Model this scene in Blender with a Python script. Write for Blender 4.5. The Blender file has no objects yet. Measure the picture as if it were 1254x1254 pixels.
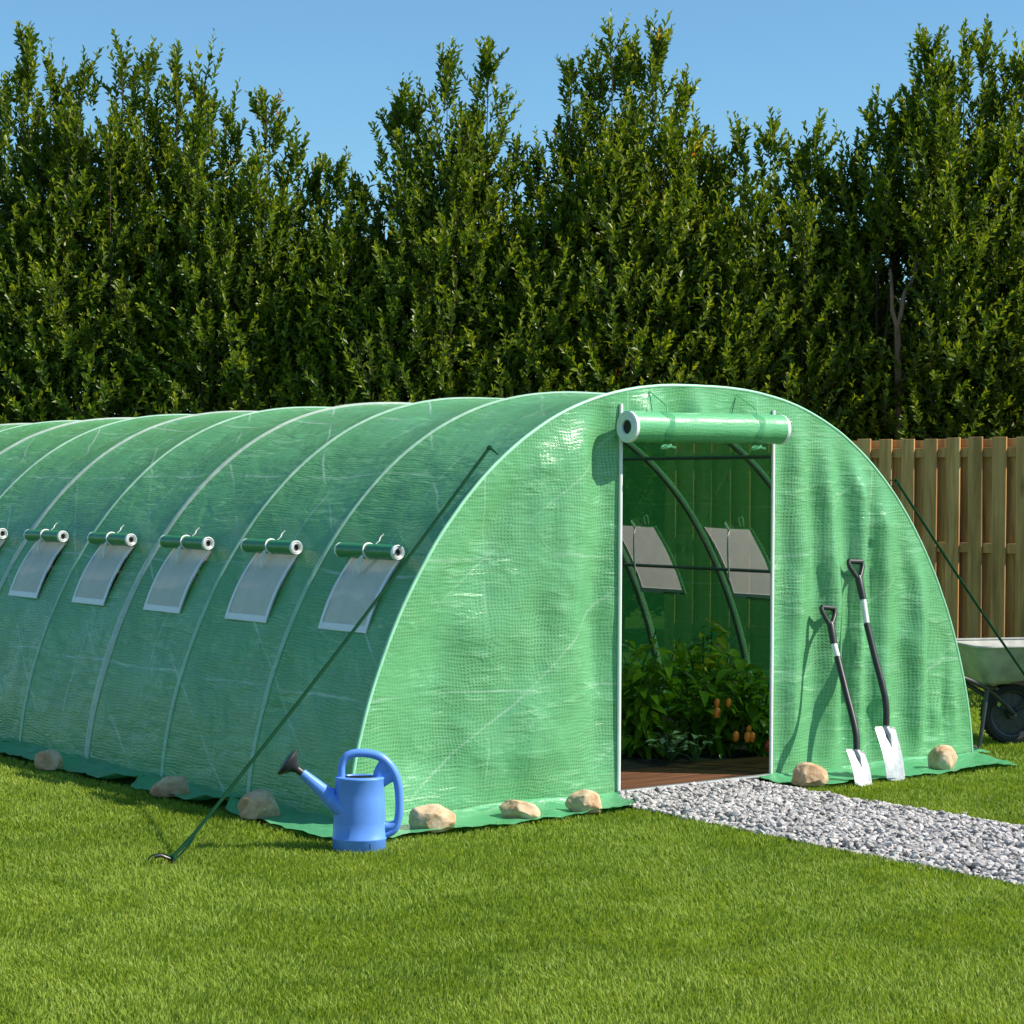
import bpy, math, random
import numpy as np
from mathutils import Vector, Matrix, noise as mnoise

random.seed(7); rng = np.random.default_rng(11)
SC = bpy.context.scene
COL = SC.collection
PI = math.pi

# ------------------------------------------------------------------ camera, sky, sun, exposure
CAM = np.array([-6.8344, -7.3661, 1.4639]); YAW, PITCH, ROLL = 0.9163, -0.0090, 0.0062
F_PX = 2463.79
fw = np.array([math.cos(YAW) * math.cos(PITCH), math.sin(YAW) * math.cos(PITCH), math.sin(PITCH)])
rt = np.array([math.sin(YAW), -math.cos(YAW), 0.0]); up = np.cross(rt, fw)
rt, up = rt * math.cos(ROLL) + up * math.sin(ROLL), up * math.cos(ROLL) - rt * math.sin(ROLL)
cam_data = bpy.data.cameras.new('camera'); cam = bpy.data.objects.new('camera', cam_data); COL.objects.link(cam)
M = Matrix(((rt[0], up[0], -fw[0], CAM[0]), (rt[1], up[1], -fw[1], CAM[1]), (rt[2], up[2], -fw[2], CAM[2]), (0, 0, 0, 1)))
cam.matrix_world = M
cam_data.sensor_width = 36; cam_data.lens = F_PX / 1254 * 36; cam_data.clip_end = 600; cam_data.clip_start = 0.1
SC.camera = cam

SUN_TO = Vector((1.0, -1.02, 1.40)).normalized()
EL = math.asin(SUN_TO.z); AZ = math.atan2(SUN_TO.x, SUN_TO.y)
w = bpy.data.worlds.new('World'); SC.world = w; w.use_nodes = True
nt = w.node_tree; nt.nodes.clear()
sky = nt.nodes.new('ShaderNodeTexSky'); sky.sky_type = 'NISHITA'; sky.sun_disc = False
sky.sun_elevation = EL; sky.sun_rotation = AZ; sky.air_density = 1.0; sky.dust_density = 0.35; sky.ozone_density = 6.0
bg = nt.nodes.new('ShaderNodeBackground'); bg.inputs[1].default_value = 0.108
ow = nt.nodes.new('ShaderNodeOutputWorld')
tn = nt.nodes.new('ShaderNodeMix'); tn.data_type = 'RGBA'; tn.blend_type = 'MULTIPLY'; tn.inputs[0].default_value = 1.0
tn.inputs[7].default_value = (0.84, 1.05, 1.0, 1.0)          # a cleaner, slightly more cyan air
nt.links.new(sky.outputs[0], tn.inputs[6]); nt.links.new(tn.outputs[2], bg.inputs[0]); nt.links.new(bg.outputs[0], ow.inputs[0])
sd = bpy.data.lights.new('sun', 'SUN'); sd.energy = 5.0; sd.angle = math.radians(0.5); sd.color = (1.0, 0.93, 0.80)
sun = bpy.data.objects.new('sun', sd); COL.objects.link(sun)
sun.rotation_euler = SUN_TO.to_track_quat('Z', 'Y').to_euler(); sun.location = (20, -20, 30)
SC.view_settings.view_transform = 'Standard'; SC.view_settings.look = 'None'
SC.view_settings.exposure = 0.56; SC.view_settings.gamma = 1.0
SC.cycles.max_bounces = 10; SC.cycles.transparent_max_bounces = 16
SC.cycles.diffuse_bounces = 4; SC.cycles.transmission_bounces = 6

def ray(px, py):
    return fw + rt * (px - 627) / F_PX + up * (627 - py) / F_PX
def gnd(px, py, z=0.0):                       # point of the ground seen at a photo pixel
    d = ray(px, py); t = (z - CAM[2]) / d[2]; return CAM + d * t
def deep(px, py, t):                          # point at a depth
    return CAM + ray(px, py) * t

# ------------------------------------------------------------------ materials
def mat(name):
    m = bpy.data.materials.new(name); m.use_nodes = True
    t = m.node_tree; t.nodes.clear()
    o = t.nodes.new('ShaderNodeOutputMaterial')
    return m, t, o
class N:
    def __init__(s, t): s.t = t
    def __call__(s, typ, ins=None, **kw):
        n = s.t.nodes.new(typ)
        for k, v in kw.items(): setattr(n, k, v)
        for k, v in (ins or {}).items():
            if hasattr(v, 'is_output') or isinstance(v, bpy.types.NodeSocket): s.t.links.new(v, n.inputs[k])
            else: n.inputs[k].default_value = v
        return n
    def math(s, op, a, b=0.0, c=0.0): return s('ShaderNodeMath', {0: a, 1: b, 2: c}, operation=op).outputs[0]
    def mix(s, f, a, b):
        n = s.t.nodes.new('ShaderNodeMix'); n.data_type = 'RGBA'
        for i, v in ((0, f), (6, a), (7, b)):
            if isinstance(v, bpy.types.NodeSocket): s.t.links.new(v, n.inputs[i])
            else: n.inputs[i].default_value = v
        return n.outputs[2]
    def ramp(s, f, stops):
        n = s.t.nodes.new('ShaderNodeValToRGB'); s.t.links.new(f, n.inputs[0])
        e = n.color_ramp.elements
        while len(e) < len(stops): e.new(0.5)
        for i, (p, c) in enumerate(stops): e[i].position = p; e[i].color = (*c, 1) if len(c) == 3 else c
        return n.outputs[0]
def rgba(c): return (*c, 1.0)

def simple(name, col, rough=0.5, metal=0.0, spec=0.5, vary=0.12, scale=14.0, bump=0.0, bscale=60.0):
    m, t, o = mat(name); n = N(t)
    tc = n('ShaderNodeTexCoord').outputs['Object']
    nz = n('ShaderNodeTexNoise', {'Vector': tc, 'Scale': scale, 'Detail': 5.0, 'Roughness': 0.6}).outputs[0]
    f = n.ramp(nz, [(0.3, (0, 0, 0)), (0.7, (1, 1, 1))])
    a = tuple(max(0, c * (1 - vary)) for c in col); b = tuple(min(1, c * (1 + vary)) for c in col)
    p = n('ShaderNodeBsdfPrincipled', {'Base Color': n.mix(f, rgba(a), rgba(b)), 'Metallic': metal, 'Specular IOR Level': spec})
    r = n('ShaderNodeMapRange', {0: nz, 3: max(0.02, rough - 0.08), 4: min(1, rough + 0.08)}); t.links.new(r.outputs[0], p.inputs['Roughness'])
    if bump:
        bz = n('ShaderNodeTexNoise', {'Vector': tc, 'Scale': bscale, 'Detail': 6.0}).outputs[0]
        b_ = n('ShaderNodeBump', {'Height': bz, 'Strength': bump, 'Distance': 0.01}); t.links.new(b_.outputs[0], p.inputs['Normal'])
    t.links.new(p.outputs[0], o.inputs[0]); return m

def cover_material(name, refl, trans, clear, translucency=0.35, weave=1.0, crease=1.0, gloss=0.5, rough=0.33, bst=0.55, frame_ghost=0.0):
    """woven polyethylene film: bright ribbons, darker clear pinholes, shallow creases"""
    m, t, o = mat(name); n = N(t)
    uv = n('ShaderNodeUVMap', uv_map='uv').outputs[0]
    xyz = n('ShaderNodeSeparateXYZ', {0: uv})
    wob = n('ShaderNodeTexNoise', {'Vector': uv, 'Scale': 6.0, 'Detail': 2.0}).outputs[0]
    wobs = n.math('MULTIPLY', n.math('SUBTRACT', wob, 0.5), 0.05)
    CELL = 0.0165
    def band(c):
        ph = n.math('MULTIPLY', n.math('ADD', c, wobs), 2 * PI / CELL)
        return n.math('MULTIPLY_ADD', n.math('SINE', ph), 0.5, 0.5)
    bu, bv = band(xyz.outputs[0]), band(xyz.outputs[1])
    hole = n.math('MULTIPLY', bu, bv)                                   # 1 in the middle of a pinhole
    patch = n('ShaderNodeTexNoise', {'Vector': uv, 'Scale': 2.3, 'Detail': 3.0, 'Roughness': 0.6}).outputs[0]
    patchr = n.math('MULTIPLY', n('ShaderNodeMapRange', {0: patch, 1: 0.32, 2: 0.62, 3: 0.25, 4: 1.0}).outputs[0], weave)
    holef = n.math('MULTIPLY', hole, patchr)
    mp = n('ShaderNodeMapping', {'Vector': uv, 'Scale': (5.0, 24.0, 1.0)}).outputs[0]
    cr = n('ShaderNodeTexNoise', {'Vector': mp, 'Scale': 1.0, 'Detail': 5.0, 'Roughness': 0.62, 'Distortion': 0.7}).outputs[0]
    sheen_wisps = n('ShaderNodeMapRange', {0: cr, 1: 0.53, 2: 0.66, 3: 0.0, 4: 1.0}).outputs[0]
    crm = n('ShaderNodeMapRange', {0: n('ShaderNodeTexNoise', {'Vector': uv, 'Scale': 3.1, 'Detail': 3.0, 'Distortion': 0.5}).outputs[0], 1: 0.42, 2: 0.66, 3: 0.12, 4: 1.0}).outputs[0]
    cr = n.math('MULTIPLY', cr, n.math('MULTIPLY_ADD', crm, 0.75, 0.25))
    sheen_wisps = n.math('MULTIPLY', sheen_wisps, crm)
    big = n('ShaderNodeTexNoise', {'Vector': uv, 'Scale': 5.0, 'Detail': 4.0, 'Distortion': 0.4}).outputs[0]
    h = n.math('ADD', n.math('MULTIPLY', cr, 0.55 * crease), n.math('ADD', n.math('MULTIPLY', big, 1.3), n.math('MULTIPLY', holef, -0.10)))
    bump = n('ShaderNodeBump', {'Height': h, 'Strength': bst, 'Distance': 0.012}).outputs[0]
    tint = n.mix(n.math('MULTIPLY', sheen_wisps, min(0.75, 0.42 * crease)), rgba(refl), rgba(tuple(min(1, c * 1.25 + 0.20) for c in refl)))  # pale streaks in the base colour imitate sheen highlights on the creased film
    dark = n.mix(n.math('MULTIPLY', holef, 0.62), tint, rgba(tuple(c * 0.40 for c in refl)))
    film_col = n.mix(n.math('MULTIPLY', n.ramp(patch, [(0.35, (0, 0, 0)), (0.75, (1, 1, 1))]), 0.25), dark, rgba((refl[0] * 1.3, refl[1] * 0.92, refl[2] * 0.72)))
    if frame_ghost:                                                            # broken pale lines painted in, imitating the far frame seen through the film
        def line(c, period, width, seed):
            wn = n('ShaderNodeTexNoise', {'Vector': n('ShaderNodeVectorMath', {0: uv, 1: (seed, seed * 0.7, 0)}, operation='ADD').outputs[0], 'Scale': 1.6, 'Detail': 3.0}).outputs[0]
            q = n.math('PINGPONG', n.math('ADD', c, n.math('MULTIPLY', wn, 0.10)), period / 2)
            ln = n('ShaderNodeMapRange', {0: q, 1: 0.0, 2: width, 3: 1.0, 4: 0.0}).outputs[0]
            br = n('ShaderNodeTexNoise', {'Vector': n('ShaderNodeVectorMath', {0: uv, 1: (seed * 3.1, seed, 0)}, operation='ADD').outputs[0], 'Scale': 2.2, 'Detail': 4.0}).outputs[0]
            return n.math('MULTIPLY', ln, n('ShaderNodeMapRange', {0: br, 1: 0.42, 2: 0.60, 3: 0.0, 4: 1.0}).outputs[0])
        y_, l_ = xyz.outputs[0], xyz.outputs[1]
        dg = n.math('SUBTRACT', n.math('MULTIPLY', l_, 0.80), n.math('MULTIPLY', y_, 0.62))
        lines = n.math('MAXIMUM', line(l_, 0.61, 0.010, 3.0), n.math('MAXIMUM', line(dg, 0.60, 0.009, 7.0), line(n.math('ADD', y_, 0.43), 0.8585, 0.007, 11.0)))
        film_col = n.mix(n.math('MULTIPLY', lines, frame_ghost), film_col, (0.62, 0.80, 0.68, 1))
    p = n('ShaderNodeBsdfPrincipled', {'Base Color': film_col, 'Roughness': rough, 'Specular IOR Level': gloss, 'Normal': bump})
    tr = n('ShaderNodeBsdfTranslucent', {0: rgba(trans), 'Normal': bump})
    tp = n('ShaderNodeBsdfTransparent', {0: rgba((0.50, 0.88, 0.58))})
    m1 = n('ShaderNodeMixShader', {0: translucency, 1: p.outputs[0], 2: tr.outputs[0]})
    cl = n.math('MULTIPLY_ADD', holef, clear * 0.9, clear * 0.55)
    m2 = n('ShaderNodeMixShader', {0: cl, 1: m1.outputs[0], 2: tp.outputs[0]})
    t.links.new(m2.outputs[0], o.inputs[0]); return m

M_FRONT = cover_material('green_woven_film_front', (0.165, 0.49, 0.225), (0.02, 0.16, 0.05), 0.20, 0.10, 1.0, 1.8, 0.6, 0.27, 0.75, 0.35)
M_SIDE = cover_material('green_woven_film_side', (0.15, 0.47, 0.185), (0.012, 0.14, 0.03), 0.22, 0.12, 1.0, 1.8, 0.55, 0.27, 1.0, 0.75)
M_SKIRT = cover_material('green_skirt_film', (0.10, 0.42, 0.19), (0.03, 0.25, 0.08), 0.0, 0.15, 0.6, 1.6, 0.6, 0.3, 0.8)
M_ROLL = cover_material('green_rolled_film', (0.13, 0.47, 0.21), (0.03, 0.25, 0.08), 0.0, 0.1, 1.0, 0.5, 0.6)
M_FLAP = cover_material('green_window_roll_film', (0.03, 0.24, 0.085), (0.02, 0.18, 0.05), 0.0, 0.1, 0.5, 0.4, 0.5)

def film(name, col, clear, rough=0.4):
    m, t, o = mat(name); n = N(t)
    tc = n('ShaderNodeTexCoord').outputs['Object']
    nz = n('ShaderNodeTexNoise', {'Vector': tc, 'Scale': 18.0, 'Detail': 5.0}).outputs[0]
    p = n('ShaderNodeBsdfPrincipled', {'Base Color': rgba(col), 'Roughness': rough})
    b = n('ShaderNodeBump', {'Height': nz, 'Strength': 0.4, 'Distance': 0.006}); t.links.new(b.outputs[0], p.inputs['Normal'])
    tl = n('ShaderNodeBsdfTranslucent', {0: rgba(col)})
    m1 = n('ShaderNodeMixShader', {0: 0.4, 1: p.outputs[0], 2: tl.outputs[0]})
    tp = n('ShaderNodeBsdfTransparent', {0: (1, 1, 1, 1)})
    fac = n('ShaderNodeMapRange', {0: nz, 1: 0.3, 2: 0.7, 3: max(0, clear - 0.15), 4: min(1, clear + 0.15)}).outputs[0]
    m2 = n('ShaderNodeMixShader', {0: fac, 1: m1.outputs[0], 2: tp.outputs[0]})
    t.links.new(m2.outputs[0], o.inputs[0]); return m
M_SEAM = film('pale_green_seam', (0.60, 0.86, 0.70), 0.18)
M_WSEAM = film('whitish_welded_seam', (0.74, 0.84, 0.76), 0.18)
M_PIPE = simple('pale_green_piping', (0.32, 0.66, 0.43), 0.45)
M_TIEF = film('clear_tie_strap', (0.16, 0.50, 0.26), 0.35, 0.15)
def net_material():
    m, t, o = mat('white_insect_net'); n = N(t)
    uv = n('ShaderNodeUVMap', uv_map='uv').outputs[0]; xyz = n('ShaderNodeSeparateXYZ', {0: uv})
    bu = n.math('MULTIPLY_ADD', n.math('SINE', n.math('MULTIPLY', xyz.outputs[0], 2 * PI / 0.012)), 0.5, 0.5)
    bv = n.math('MULTIPLY_ADD', n.math('SINE', n.math('MULTIPLY', xyz.outputs[1], 2 * PI / 0.012)), 0.5, 0.5)
    hole = n.math('MULTIPLY', bu, bv)
    p = n('ShaderNodeBsdfPrincipled', {'Base Color': (0.88, 0.85, 0.78, 1), 'Roughness': 0.7, 'Specular IOR Level': 0.15})
    tl = n('ShaderNodeBsdfTranslucent', {0: (0.42, 0.41, 0.39, 1)})
    m1 = n('ShaderNodeMixShader', {0: 0.25, 1: p.outputs[0], 2: tl.outputs[0]})
    tp = n('ShaderNodeBsdfTransparent', {0: (1, 1, 1, 1)})
    m2 = n('ShaderNodeMixShader', {0: n.math('MULTIPLY_ADD', n('ShaderNodeTexNoise', {'Vector': uv, 'Scale': 14.0, 'Detail': 5.0}).outputs[0], 0.22, 0.03), 1: m1.outputs[0], 2: tp.outputs[0]})
    t.links.new(m2.outputs[0], o.inputs[0]); return m
M_NET = net_material()
M_WHITE = simple('white_plastic', (0.78, 0.79, 0.78), 0.4, vary=0.06)
M_CORD = simple('white_cord', (0.72, 0.72, 0.68), 0.7)
M_STEEL = simple('galvanised_tube', (0.28, 0.29, 0.285), 0.35, metal=0.6)
M_BORE = simple('dark_bore', (0.012, 0.012, 0.014), 0.7)
M_ROPE = simple('dark_green_rope', (0.006, 0.045, 0.020), 0.8, spec=0.08, bump=0.4, bscale=300)
M_STRING = simple('green_string', (0.10, 0.38, 0.17), 0.6)
M_BLUE = simple('blue_plastic', (0.12, 0.29, 0.80), 0.34, vary=0.09, scale=11, bump=0.05, bscale=180)
M_BLACKP = simple('black_plastic', (0.022, 0.022, 0.024), 0.42, vary=0.2)
M_SLEEVE = simple('white_sleeve', (0.72, 0.73, 0.72), 0.35, vary=0.05)
M_BLADE = simple('brushed_stainless_blade', (0.52, 0.52, 0.515), 0.42, metal=0.45, vary=0.20, scale=26, bump=0.08, bscale=120)
M_RUB = simple('black_rubber', (0.016, 0.016, 0.017), 0.75, bump=0.3, bscale=90)
M_GALV = simple('galvanised_sheet', (0.36, 0.355, 0.32), 0.5, metal=0.3, vary=0.28, scale=7, bump=0.1, bscale=20)
M_DKFR = simple('dark_grey_frame_paint', (0.035, 0.038, 0.042), 0.4)
M_YEL = simple('yellow_green_sticker', (0.45, 0.55, 0.06), 0.5)
M_STEM = simple('green_stem', (0.07, 0.13, 0.03), 0.6)
M_FRUIT = simple('orange_pepper_skin', (0.72, 0.19, 0.02), 0.22, vary=0.25, scale=25)
M_REDF = simple('red_pepper_skin', (0.55, 0.05, 0.02), 0.22, vary=0.2, scale=25)
M_SOIL = simple('dark_soil', (0.030, 0.020, 0.013), 0.95, vary=0.5, scale=30, bump=1.0, bscale=40)

def bark(name, c1, c2):
    m, t, o = mat(name); n = N(t)
    tc = n('ShaderNodeTexCoord').outputs['Object']
    mp = n('ShaderNodeMapping', {'Vector': tc, 'Scale': (18, 18, 3)}).outputs[0]
    nz = n('ShaderNodeTexNoise', {'Vector': mp, 'Scale': 1.5, 'Detail': 6.0, 'Roughness': 0.7}).outputs[0]
    p = n('ShaderNodeBsdfPrincipled', {'Base Color': n.ramp(nz, [(0.3, c1), (0.7, c2)]), 'Roughness': 0.9})
    b = n('ShaderNodeBump', {'Height': nz, 'Strength': 0.6, 'Distance': 0.02}); t.links.new(b.outputs[0], p.inputs['Normal'])
    t.links.new(p.outputs[0], o.inputs[0]); return m
M_BARK = bark('hedge_bark', (0.030, 0.020, 0.014), (0.09, 0.06, 0.04))
M_PBARK = bark('pale_bark', (0.14, 0.085, 0.055), (0.32, 0.20, 0.14))

def leafmat(name, stops, gloss_r=0.38, trans=0.3, transmul=(1.5, 1.6, 0.6), spec=0.5):
    m, t, o = mat(name); n = N(t)
    a = n('ShaderNodeAttribute', attribute_name='tint').outputs['Fac']
    c = n.ramp(a, stops)
    p = n('ShaderNodeBsdfPrincipled', {'Base Color': c, 'Roughness': gloss_r, 'Specular IOR Level': spec})
    mul = n('ShaderNodeMix', data_type='RGBA', blend_type='MULTIPLY'); mul.inputs[0].default_value = 1
    t.links.new(c, mul.inputs[6]); mul.inputs[7].default_value = (*transmul, 1)
    tl = n('ShaderNodeBsdfTranslucent', {0: mul.outputs[2]})
    m1 = n('ShaderNodeMixShader', {0: trans, 1: p.outputs[0], 2: tl.outputs[0]})
    t.links.new(m1.outputs[0], o.inputs[0]); return m
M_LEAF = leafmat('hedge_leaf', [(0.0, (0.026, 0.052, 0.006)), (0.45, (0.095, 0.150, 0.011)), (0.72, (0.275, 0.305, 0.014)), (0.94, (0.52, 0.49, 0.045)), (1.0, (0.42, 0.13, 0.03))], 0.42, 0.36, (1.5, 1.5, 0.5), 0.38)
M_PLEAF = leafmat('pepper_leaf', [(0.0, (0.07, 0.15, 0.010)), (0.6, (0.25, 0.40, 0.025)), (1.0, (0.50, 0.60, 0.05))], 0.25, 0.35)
M_VLEAF = leafmat('pale_edged_leaf', [(0.0, (0.22, 0.36, 0.15)), (0.5, (0.42, 0.54, 0.30)), (1.0, (0.78, 0.80, 0.58))], 0.4, 0.25, (1.1, 1.2, 0.8))
M_GRASS = leafmat('grass_blade', [(0.0, (0.105, 0.168, 0.018)), (0.45, (0.222, 0.322, 0.038)), (0.8, (0.32, 0.42, 0.062)), (0.95, (0.41, 0.46, 0.09)), (1.0, (0.46, 0.42, 0.16))], 0.5, 0.40, (1.2, 1.15, 0.5), 0.2)

def wood(name, c1, c2, c3, axis=2, sc=1.0):
    m, t, o = mat(name); n = N(t)
    g = n('ShaderNodeNewGeometry')
    tc = n('ShaderNodeTexCoord').outputs['Object']
    ofs = n.math('MULTIPLY', g.outputs['Random Per Island'], 37.0)
    cv = n('ShaderNodeCombineXYZ', {0: ofs, 1: ofs, 2: ofs}).outputs[0]
    v = n('ShaderNodeVectorMath', {0: tc, 1: cv}, operation='ADD').outputs[0]
    s = [22.0 * sc] * 3; s[axis] = 1.4 * sc
    mp = n('ShaderNodeMapping', {'Vector': v, 'Scale': s}).outputs[0]
    nz = n('ShaderNodeTexNoise', {'Vector': mp, 'Scale': 1.0, 'Detail': 7.0, 'Roughness': 0.62, 'Distortion': 0.6}).outputs[0]
    blotch = n('ShaderNodeTexNoise', {'Vector': v, 'Scale': 2.4, 'Detail': 4.0}).outputs[0]
    kn = [9.0, 9.0, 9.0]; kn[axis] = 2.6
    kv = n('ShaderNodeTexVoronoi', {'Vector': n('ShaderNodeMapping', {'Vector': v, 'Scale': kn}).outputs[0], 'Scale': 0.55}).outputs['Distance']
    knot = n('ShaderNodeMapRange', {0: kv, 1: 0.05, 2: 0.16, 3: 1.0, 4: 0.0}).outputs[0]
    c = n.ramp(nz, [(0.28, c1), (0.52, c2), (0.75, c3)])
    c = n.mix(n.math('MULTIPLY', n.ramp(blotch, [(0.35, (0, 0, 0)), (0.7, (1, 1, 1))]), 0.45), c, rgba(tuple(x * 0.6 for x in c2)))
    c = n.mix(n.math('MULTIPLY', knot, 0.75), c, rgba(tuple(x * 0.25 for x in c1)))
    hsv = n('ShaderNodeHueSaturation', {'Color': c, 'Value': n.math('MULTIPLY_ADD', g.outputs['Random Per Island'], 0.34, 0.82)}).outputs[0]
    p = n('ShaderNodeBsdfPrincipled', {'Base Color': hsv, 'Roughness': 0.82, 'Specular IOR Level': 0.25})
    b = n('ShaderNodeBump', {'Height': nz, 'Strength': 0.35, 'Distance': 0.006}); t.links.new(b.outputs[0], p.inputs['Normal'])
    t.links.new(p.outputs[0], o.inputs[0]); return m
M_FENCE = wood('weathered_fence_wood', (0.24, 0.11, 0.038), (0.56, 0.295, 0.115), (0.70, 0.43, 0.20))
M_DECK = wood('reddish_deck_wood', (0.045, 0.018, 0.008), (0.13, 0.055, 0.024), (0.22, 0.10, 0.045), 0)

def rockmat():
    m, t, o = mat('sandstone'); n = N(t)
    tc = n('ShaderNodeTexCoord').outputs['Object']
    g = n('ShaderNodeObjectInfo').outputs['Random']
    v = n('ShaderNodeVectorMath', {0: tc, 1: n('ShaderNodeCombineXYZ', {0: n.math('MULTIPLY', g, 20.0), 1: g, 2: g}).outputs[0]}, operation='ADD').outputs[0]
    a = n('ShaderNodeTexNoise', {'Vector': v, 'Scale': 9.0, 'Detail': 6.0, 'Roughness': 0.65, 'Distortion': 0.8}).outputs[0]
    b = n('ShaderNodeTexNoise', {'Vector': v, 'Scale': 55.0, 'Detail': 5.0}).outputs[0]
    c = n.ramp(a, [(0.28, (0.30, 0.15, 0.075)), (0.42, (0.50, 0.31, 0.175)), (0.55, (0.60, 0.44, 0.28)), (0.72, (0.66, 0.53, 0.38))])
    c = n.mix(n.math('MULTIPLY', n.ramp(b, [(0.45, (0, 0, 0)), (0.7, (1, 1, 1))]), 0.35), c, (0.30, 0.19, 0.10, 1))
    p = n('ShaderNodeBsdfPrincipled', {'Base Color': c, 'Roughness': 0.85, 'Specular IOR Level': 0.3})
    bp = n('ShaderNodeBump', {'Height': n.math('ADD', a, n.math('MULTIPLY', b, 0.3)), 'Strength': 0.6, 'Distance': 0.012}); t.links.new(bp.outputs[0], p.inputs['Normal'])
    t.links.new(p.outputs[0], o.inputs[0]); return m
M_ROCK = rockmat()
def gravelmat():
    m, t, o = mat('grey_gravel_stone'); n = N(t)
    g = n('ShaderNodeNewGeometry').outputs['Random Per Island']
    tc = n('ShaderNodeTexCoord').outputs['Object']
    nz = n('ShaderNodeTexNoise', {'Vector': tc, 'Scale': 90.0, 'Detail': 4.0}).outputs[0]
    c = n.ramp(g, [(0.0, (0.21, 0.195, 0.188)), (0.25, (0.37, 0.345, 0.335)), (0.65, (0.48, 0.45, 0.438)), (1.0, (0.62, 0.585, 0.57))])
    c = n.mix(n.math('MULTIPLY', nz, 0.4), c, (0.30, 0.285, 0.29, 1))
    p = n('ShaderNodeBsdfPrincipled', {'Base Color': c, 'Roughness': 0.8, 'Specular IOR Level': 0.3})
    bp = n('ShaderNodeBump', {'Height': nz, 'Strength': 0.3, 'Distance': 0.004}); t.links.new(bp.outputs[0], p.inputs['Normal'])
    t.links.new(p.outputs[0], o.inputs[0]); return m
M_GRAVEL = gravelmat()
def lawnmat():
    m, t, o = mat('lawn_ground'); n = N(t)
    tc = n('ShaderNodeTexCoord').outputs['Object']
    a = n('ShaderNodeTexNoise', {'Vector': tc, 'Scale': 1.3, 'Detail': 8.0, 'Roughness': 0.7}).outputs[0]
    b = n('ShaderNodeTexNoise', {'Vector': tc, 'Scale': 60.0, 'Detail': 4.0, 'Roughness': 0.8}).outputs[0]
    c = n.ramp(n.math('ADD', n.math('MULTIPLY', a, 0.5), n.math('MULTIPLY', b, 0.5)), [(0.3, (0.075, 0.12, 0.014)), (0.5, (0.125, 0.19, 0.022)), (0.7, (0.19, 0.26, 0.034))])
    p = n('ShaderNodeBsdfPrincipled', {'Base Color': c, 'Roughness': 0.95, 'Specular IOR Level': 0.1})
    bp = n('ShaderNodeBump', {'Height': b, 'Strength': 0.8, 'Distance': 0.03}); t.links.new(bp.outputs[0], p.inputs['Normal'])
    t.links.new(p.outputs[0], o.inputs[0]); return m
M_LAWN = lawnmat()

# ------------------------------------------------------------------ mesh helpers
def tag(o, label=None, cat=None, group=None, kind=None):
    if label: o['label'] = label
    if cat: o['category'] = cat
    if group: o['group'] = group
    if kind: o['kind'] = kind
    return o
def thing(name, label, cat, loc=(0, 0, 0), group=None):
    o = bpy.data.objects.new(name, None); COL.objects.link(o); o.location = loc; o.empty_display_size = 0.1
    return tag(o, label, cat, group)
def np_mesh(name, V, faces, material, smooth=True, tint=None, uv=None):
    """faces: list of (n,k) int arrays"""
    me = bpy.data.meshes.new(name)
    V = np.asarray(V, dtype=np.float32)
    me.vertices.add(len(V)); me.vertices.foreach_set('co', V.ravel())
    li = np.concatenate([f.ravel() for f in faces]).astype(np.int32)
    ls = np.concatenate([np.full(len(f), f.shape[1]) for f in faces])
    st = np.concatenate([[0], np.cumsum(ls)[:-1]]).astype(np.int32)
    me.loops.add(len(li)); me.loops.foreach_set('vertex_index', li)
    me.polygons.add(len(ls)); me.polygons.foreach_set('loop_start', st)
    me.polygons.foreach_set('use_smooth', np.full(len(ls), bool(smooth)))
    if uv is not None:
        L = me.uv_layers.new(name='uv'); L.data.foreach_set('uv', np.asarray(uv, dtype=np.float32)[li].ravel())
    if tint is not None:
        A = me.attributes.new('tint', 'FLOAT', 'FACE'); A.data.foreach_set('value', np.asarray(tint, dtype=np.float32))
    me.update(calc_edges=True)
    if material: me.materials.append(material)
    return me
def link(name, me, parent=None, loc=None):
    o = bpy.data.objects.new(name, me); COL.objects.link(o)
    if parent is not None: o.parent = parent
    if loc is not None: o.location = loc
    return o
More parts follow.
